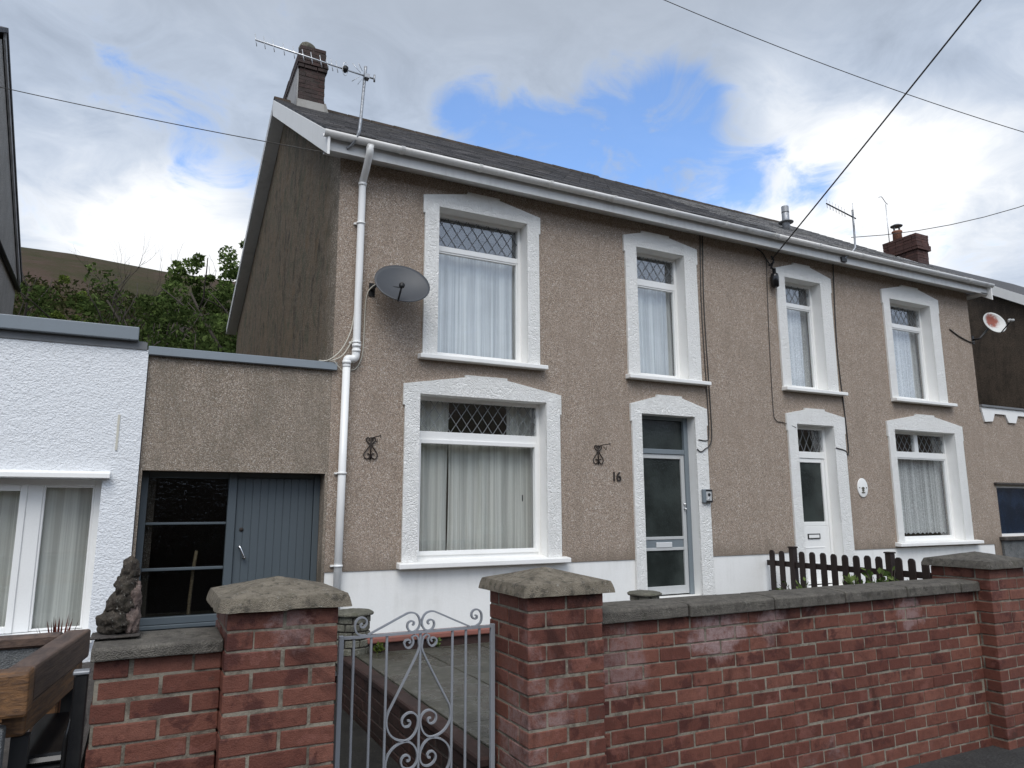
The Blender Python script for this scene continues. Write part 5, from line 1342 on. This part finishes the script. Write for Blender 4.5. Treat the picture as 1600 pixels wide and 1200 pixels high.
def T(label, ratio, dist, el, cw, mat, seed, **k):
    p = at(ratio, dist); ztop = (el+.034)*dist; cw *= 1.2
    return tree(label, p, ztop-p[2], cw, mat, seed, **k)
T('big leafy tree standing close to the gable of house 16', .092, 30, .340, 1.35, LEAF_M, 3, n=11000, clumps=95, leaf=.095, thin=.72)
T('leafy tree with loose clumps against the bright sky, left of the big tree', .034, 31, .326, 1.25, LEAF_M, 4, n=9000, clumps=84, leaf=.095, thin=.72)
T('dark tree pressed behind the gable of house 16', .120, 27, .362, 1.1, LEAF_M, 6, n=7000, clumps=64, leaf=.10)
T('dark bushy tree low on the slope in the middle of the gap', -.020, 28, .276, 1.7, LEAF_D, 7, n=5200, clumps=44, leaf=.10, crown_from=.1)
T('yellow-green young tree left in the gap between the houses', -.100, 30, .300, .70, LEAF_Y, 8, n=2400, clumps=34, leaf=.08, crown_from=.15, thin=.9)
T('dark bush by the gable of the far left house', -.150, 33, .282, 1.5, LEAF_D, 9, n=4600, clumps=40, leaf=.10, crown_from=.1)
T('dense dark bush directly behind the extension roof', .03, 24, .262, 1.5, LEAF_D, 10, n=5200, clumps=40, leaf=.09, crown_from=.05)
T('small sparse tree on the skyline right of the yellow-green tree', -.080, 46, .292, .7, LEAF_M, 12, n=700, clumps=26, leaf=.09, thin=.8)
BG = 'bare trees on the skyline'
T('bare branched tree on the skyline, left one', -.048, 64, .298, .8, LEAF_M, 21, n=0, bare=True, group=BG, name='bare_tree')
T('bare branched tree on the skyline, middle one', -.030, 66, .302, .8, LEAF_M, 22, n=0, bare=True, group=BG, name='bare_tree')
T('bare branched tree on the skyline, right one', -.016, 64, .300, .8, LEAF_M, 23, n=0, bare=True, group=BG, name='bare_tree')
T('dark shrubby tree filling the gap left of the bare trees', -.066, 27, .268, 1.3, LEAF_D, 41, n=4200, clumps=40, leaf=.09, crown_from=.05)
T('mid green shrubby tree below the bare trees', 0.000, 30, .288, 1.4, LEAF_M, 42, n=4600, clumps=44, leaf=.10, crown_from=.05)
T('low dark shrub beside the far left house, in front of the dark bush', -.128, 26, .252, 1.1, LEAF_D, 43, n=3600, clumps=36, leaf=.09, crown_from=.05)
# scrub on the hillside
m = MB(); r3 = random.Random(31)
for k in range(700):
    d_ = r3.uniform(85, 142); ra = r3.uniform(-.32, .20); x = ra*d_; y = d_-D; z = gy(x, y)
    s_ = d_*.014*r3.uniform(.6, 1.5)
    leaf_clump(m, (x, y, z+s_*.45), (s_, s_, s_*.8), 48, d_*.0034, r3)
tag(m.build('scrub', SCRUB, fix=False), kind='stuff')
def garden_plant(label, c, n, size, rad, mat, seed, grp='plants along the picket fence'):
    r = random.Random(seed); m = MB(); c = Vector(c)
    t_ = thing('garden_plant', label, 'plant', c, grp)
    s_ = MB()
    for k in range(n):
        a = r.uniform(0, 6.28); tl = r.uniform(.1, .9); L = r.uniform(.5, 1)*rad*2
        d = Vector((math.cos(a)*math.sin(tl), math.sin(a)*math.sin(tl), math.cos(tl))); tip = c+d*L
        s_.tube([c, c+d*L*.5+Vector((0, 0, .02)), tip], .004, 4)
        for j in range(9):
            q = c+d*L*r.uniform(.35, 1.05); e = (d+Vector((r.gauss(0, .7), r.gauss(0, .7), r.gauss(0, .5)))).normalized(); sd_ = e.cross(Vector((r.gauss(0, 1), r.gauss(0, 1), 1))).normalized()
            l = size*r.uniform(.7, 1.3); m.cur = (r.random(), 0, 0); k_ = m.add([q, q+e*l*.5+sd_*l*.28, q+e*l, q+e*l*.5-sd_*l*.28]); m.face([k_, k_+1, k_+2, k_+3])
    s_.build('stems', BARK, t_, fix=False); m.build('leaves', mat, t_, fix=False)
garden_plant('small leafy plant at the left end of the picket fence', (8.02, -.95, -1.40), 26, .075, .26, LEAF_M, 1)
garden_plant('leafy plant in the middle of the picket fence behind the wall', (8.0, -1.72, -1.40), 34, .085, .29, LEAF_M, 2)
garden_plant('tallest leafy plant by the right fence post', (7.95, -2.2, -1.40), 44, .095, .35, LEAF_M, 3)
garden_plant('low leafy plant at the near end of the picket fence', (8.0, -2.62, -1.40), 26, .085, .27, LEAF_M, 4)
WG = 'weeds at the foot of the terrace wall'
garden_plant('green weeds at the foot of the terrace wall, left clump', (2.05, -1.27, -1.315), 10, .035, .05, LEAF_Y, 5, WG)
garden_plant('small weed clump at the foot of the terrace wall, right of the gate centre', (2.62, -1.27, -1.315), 7, .03, .04, LEAF_M, 6, WG)
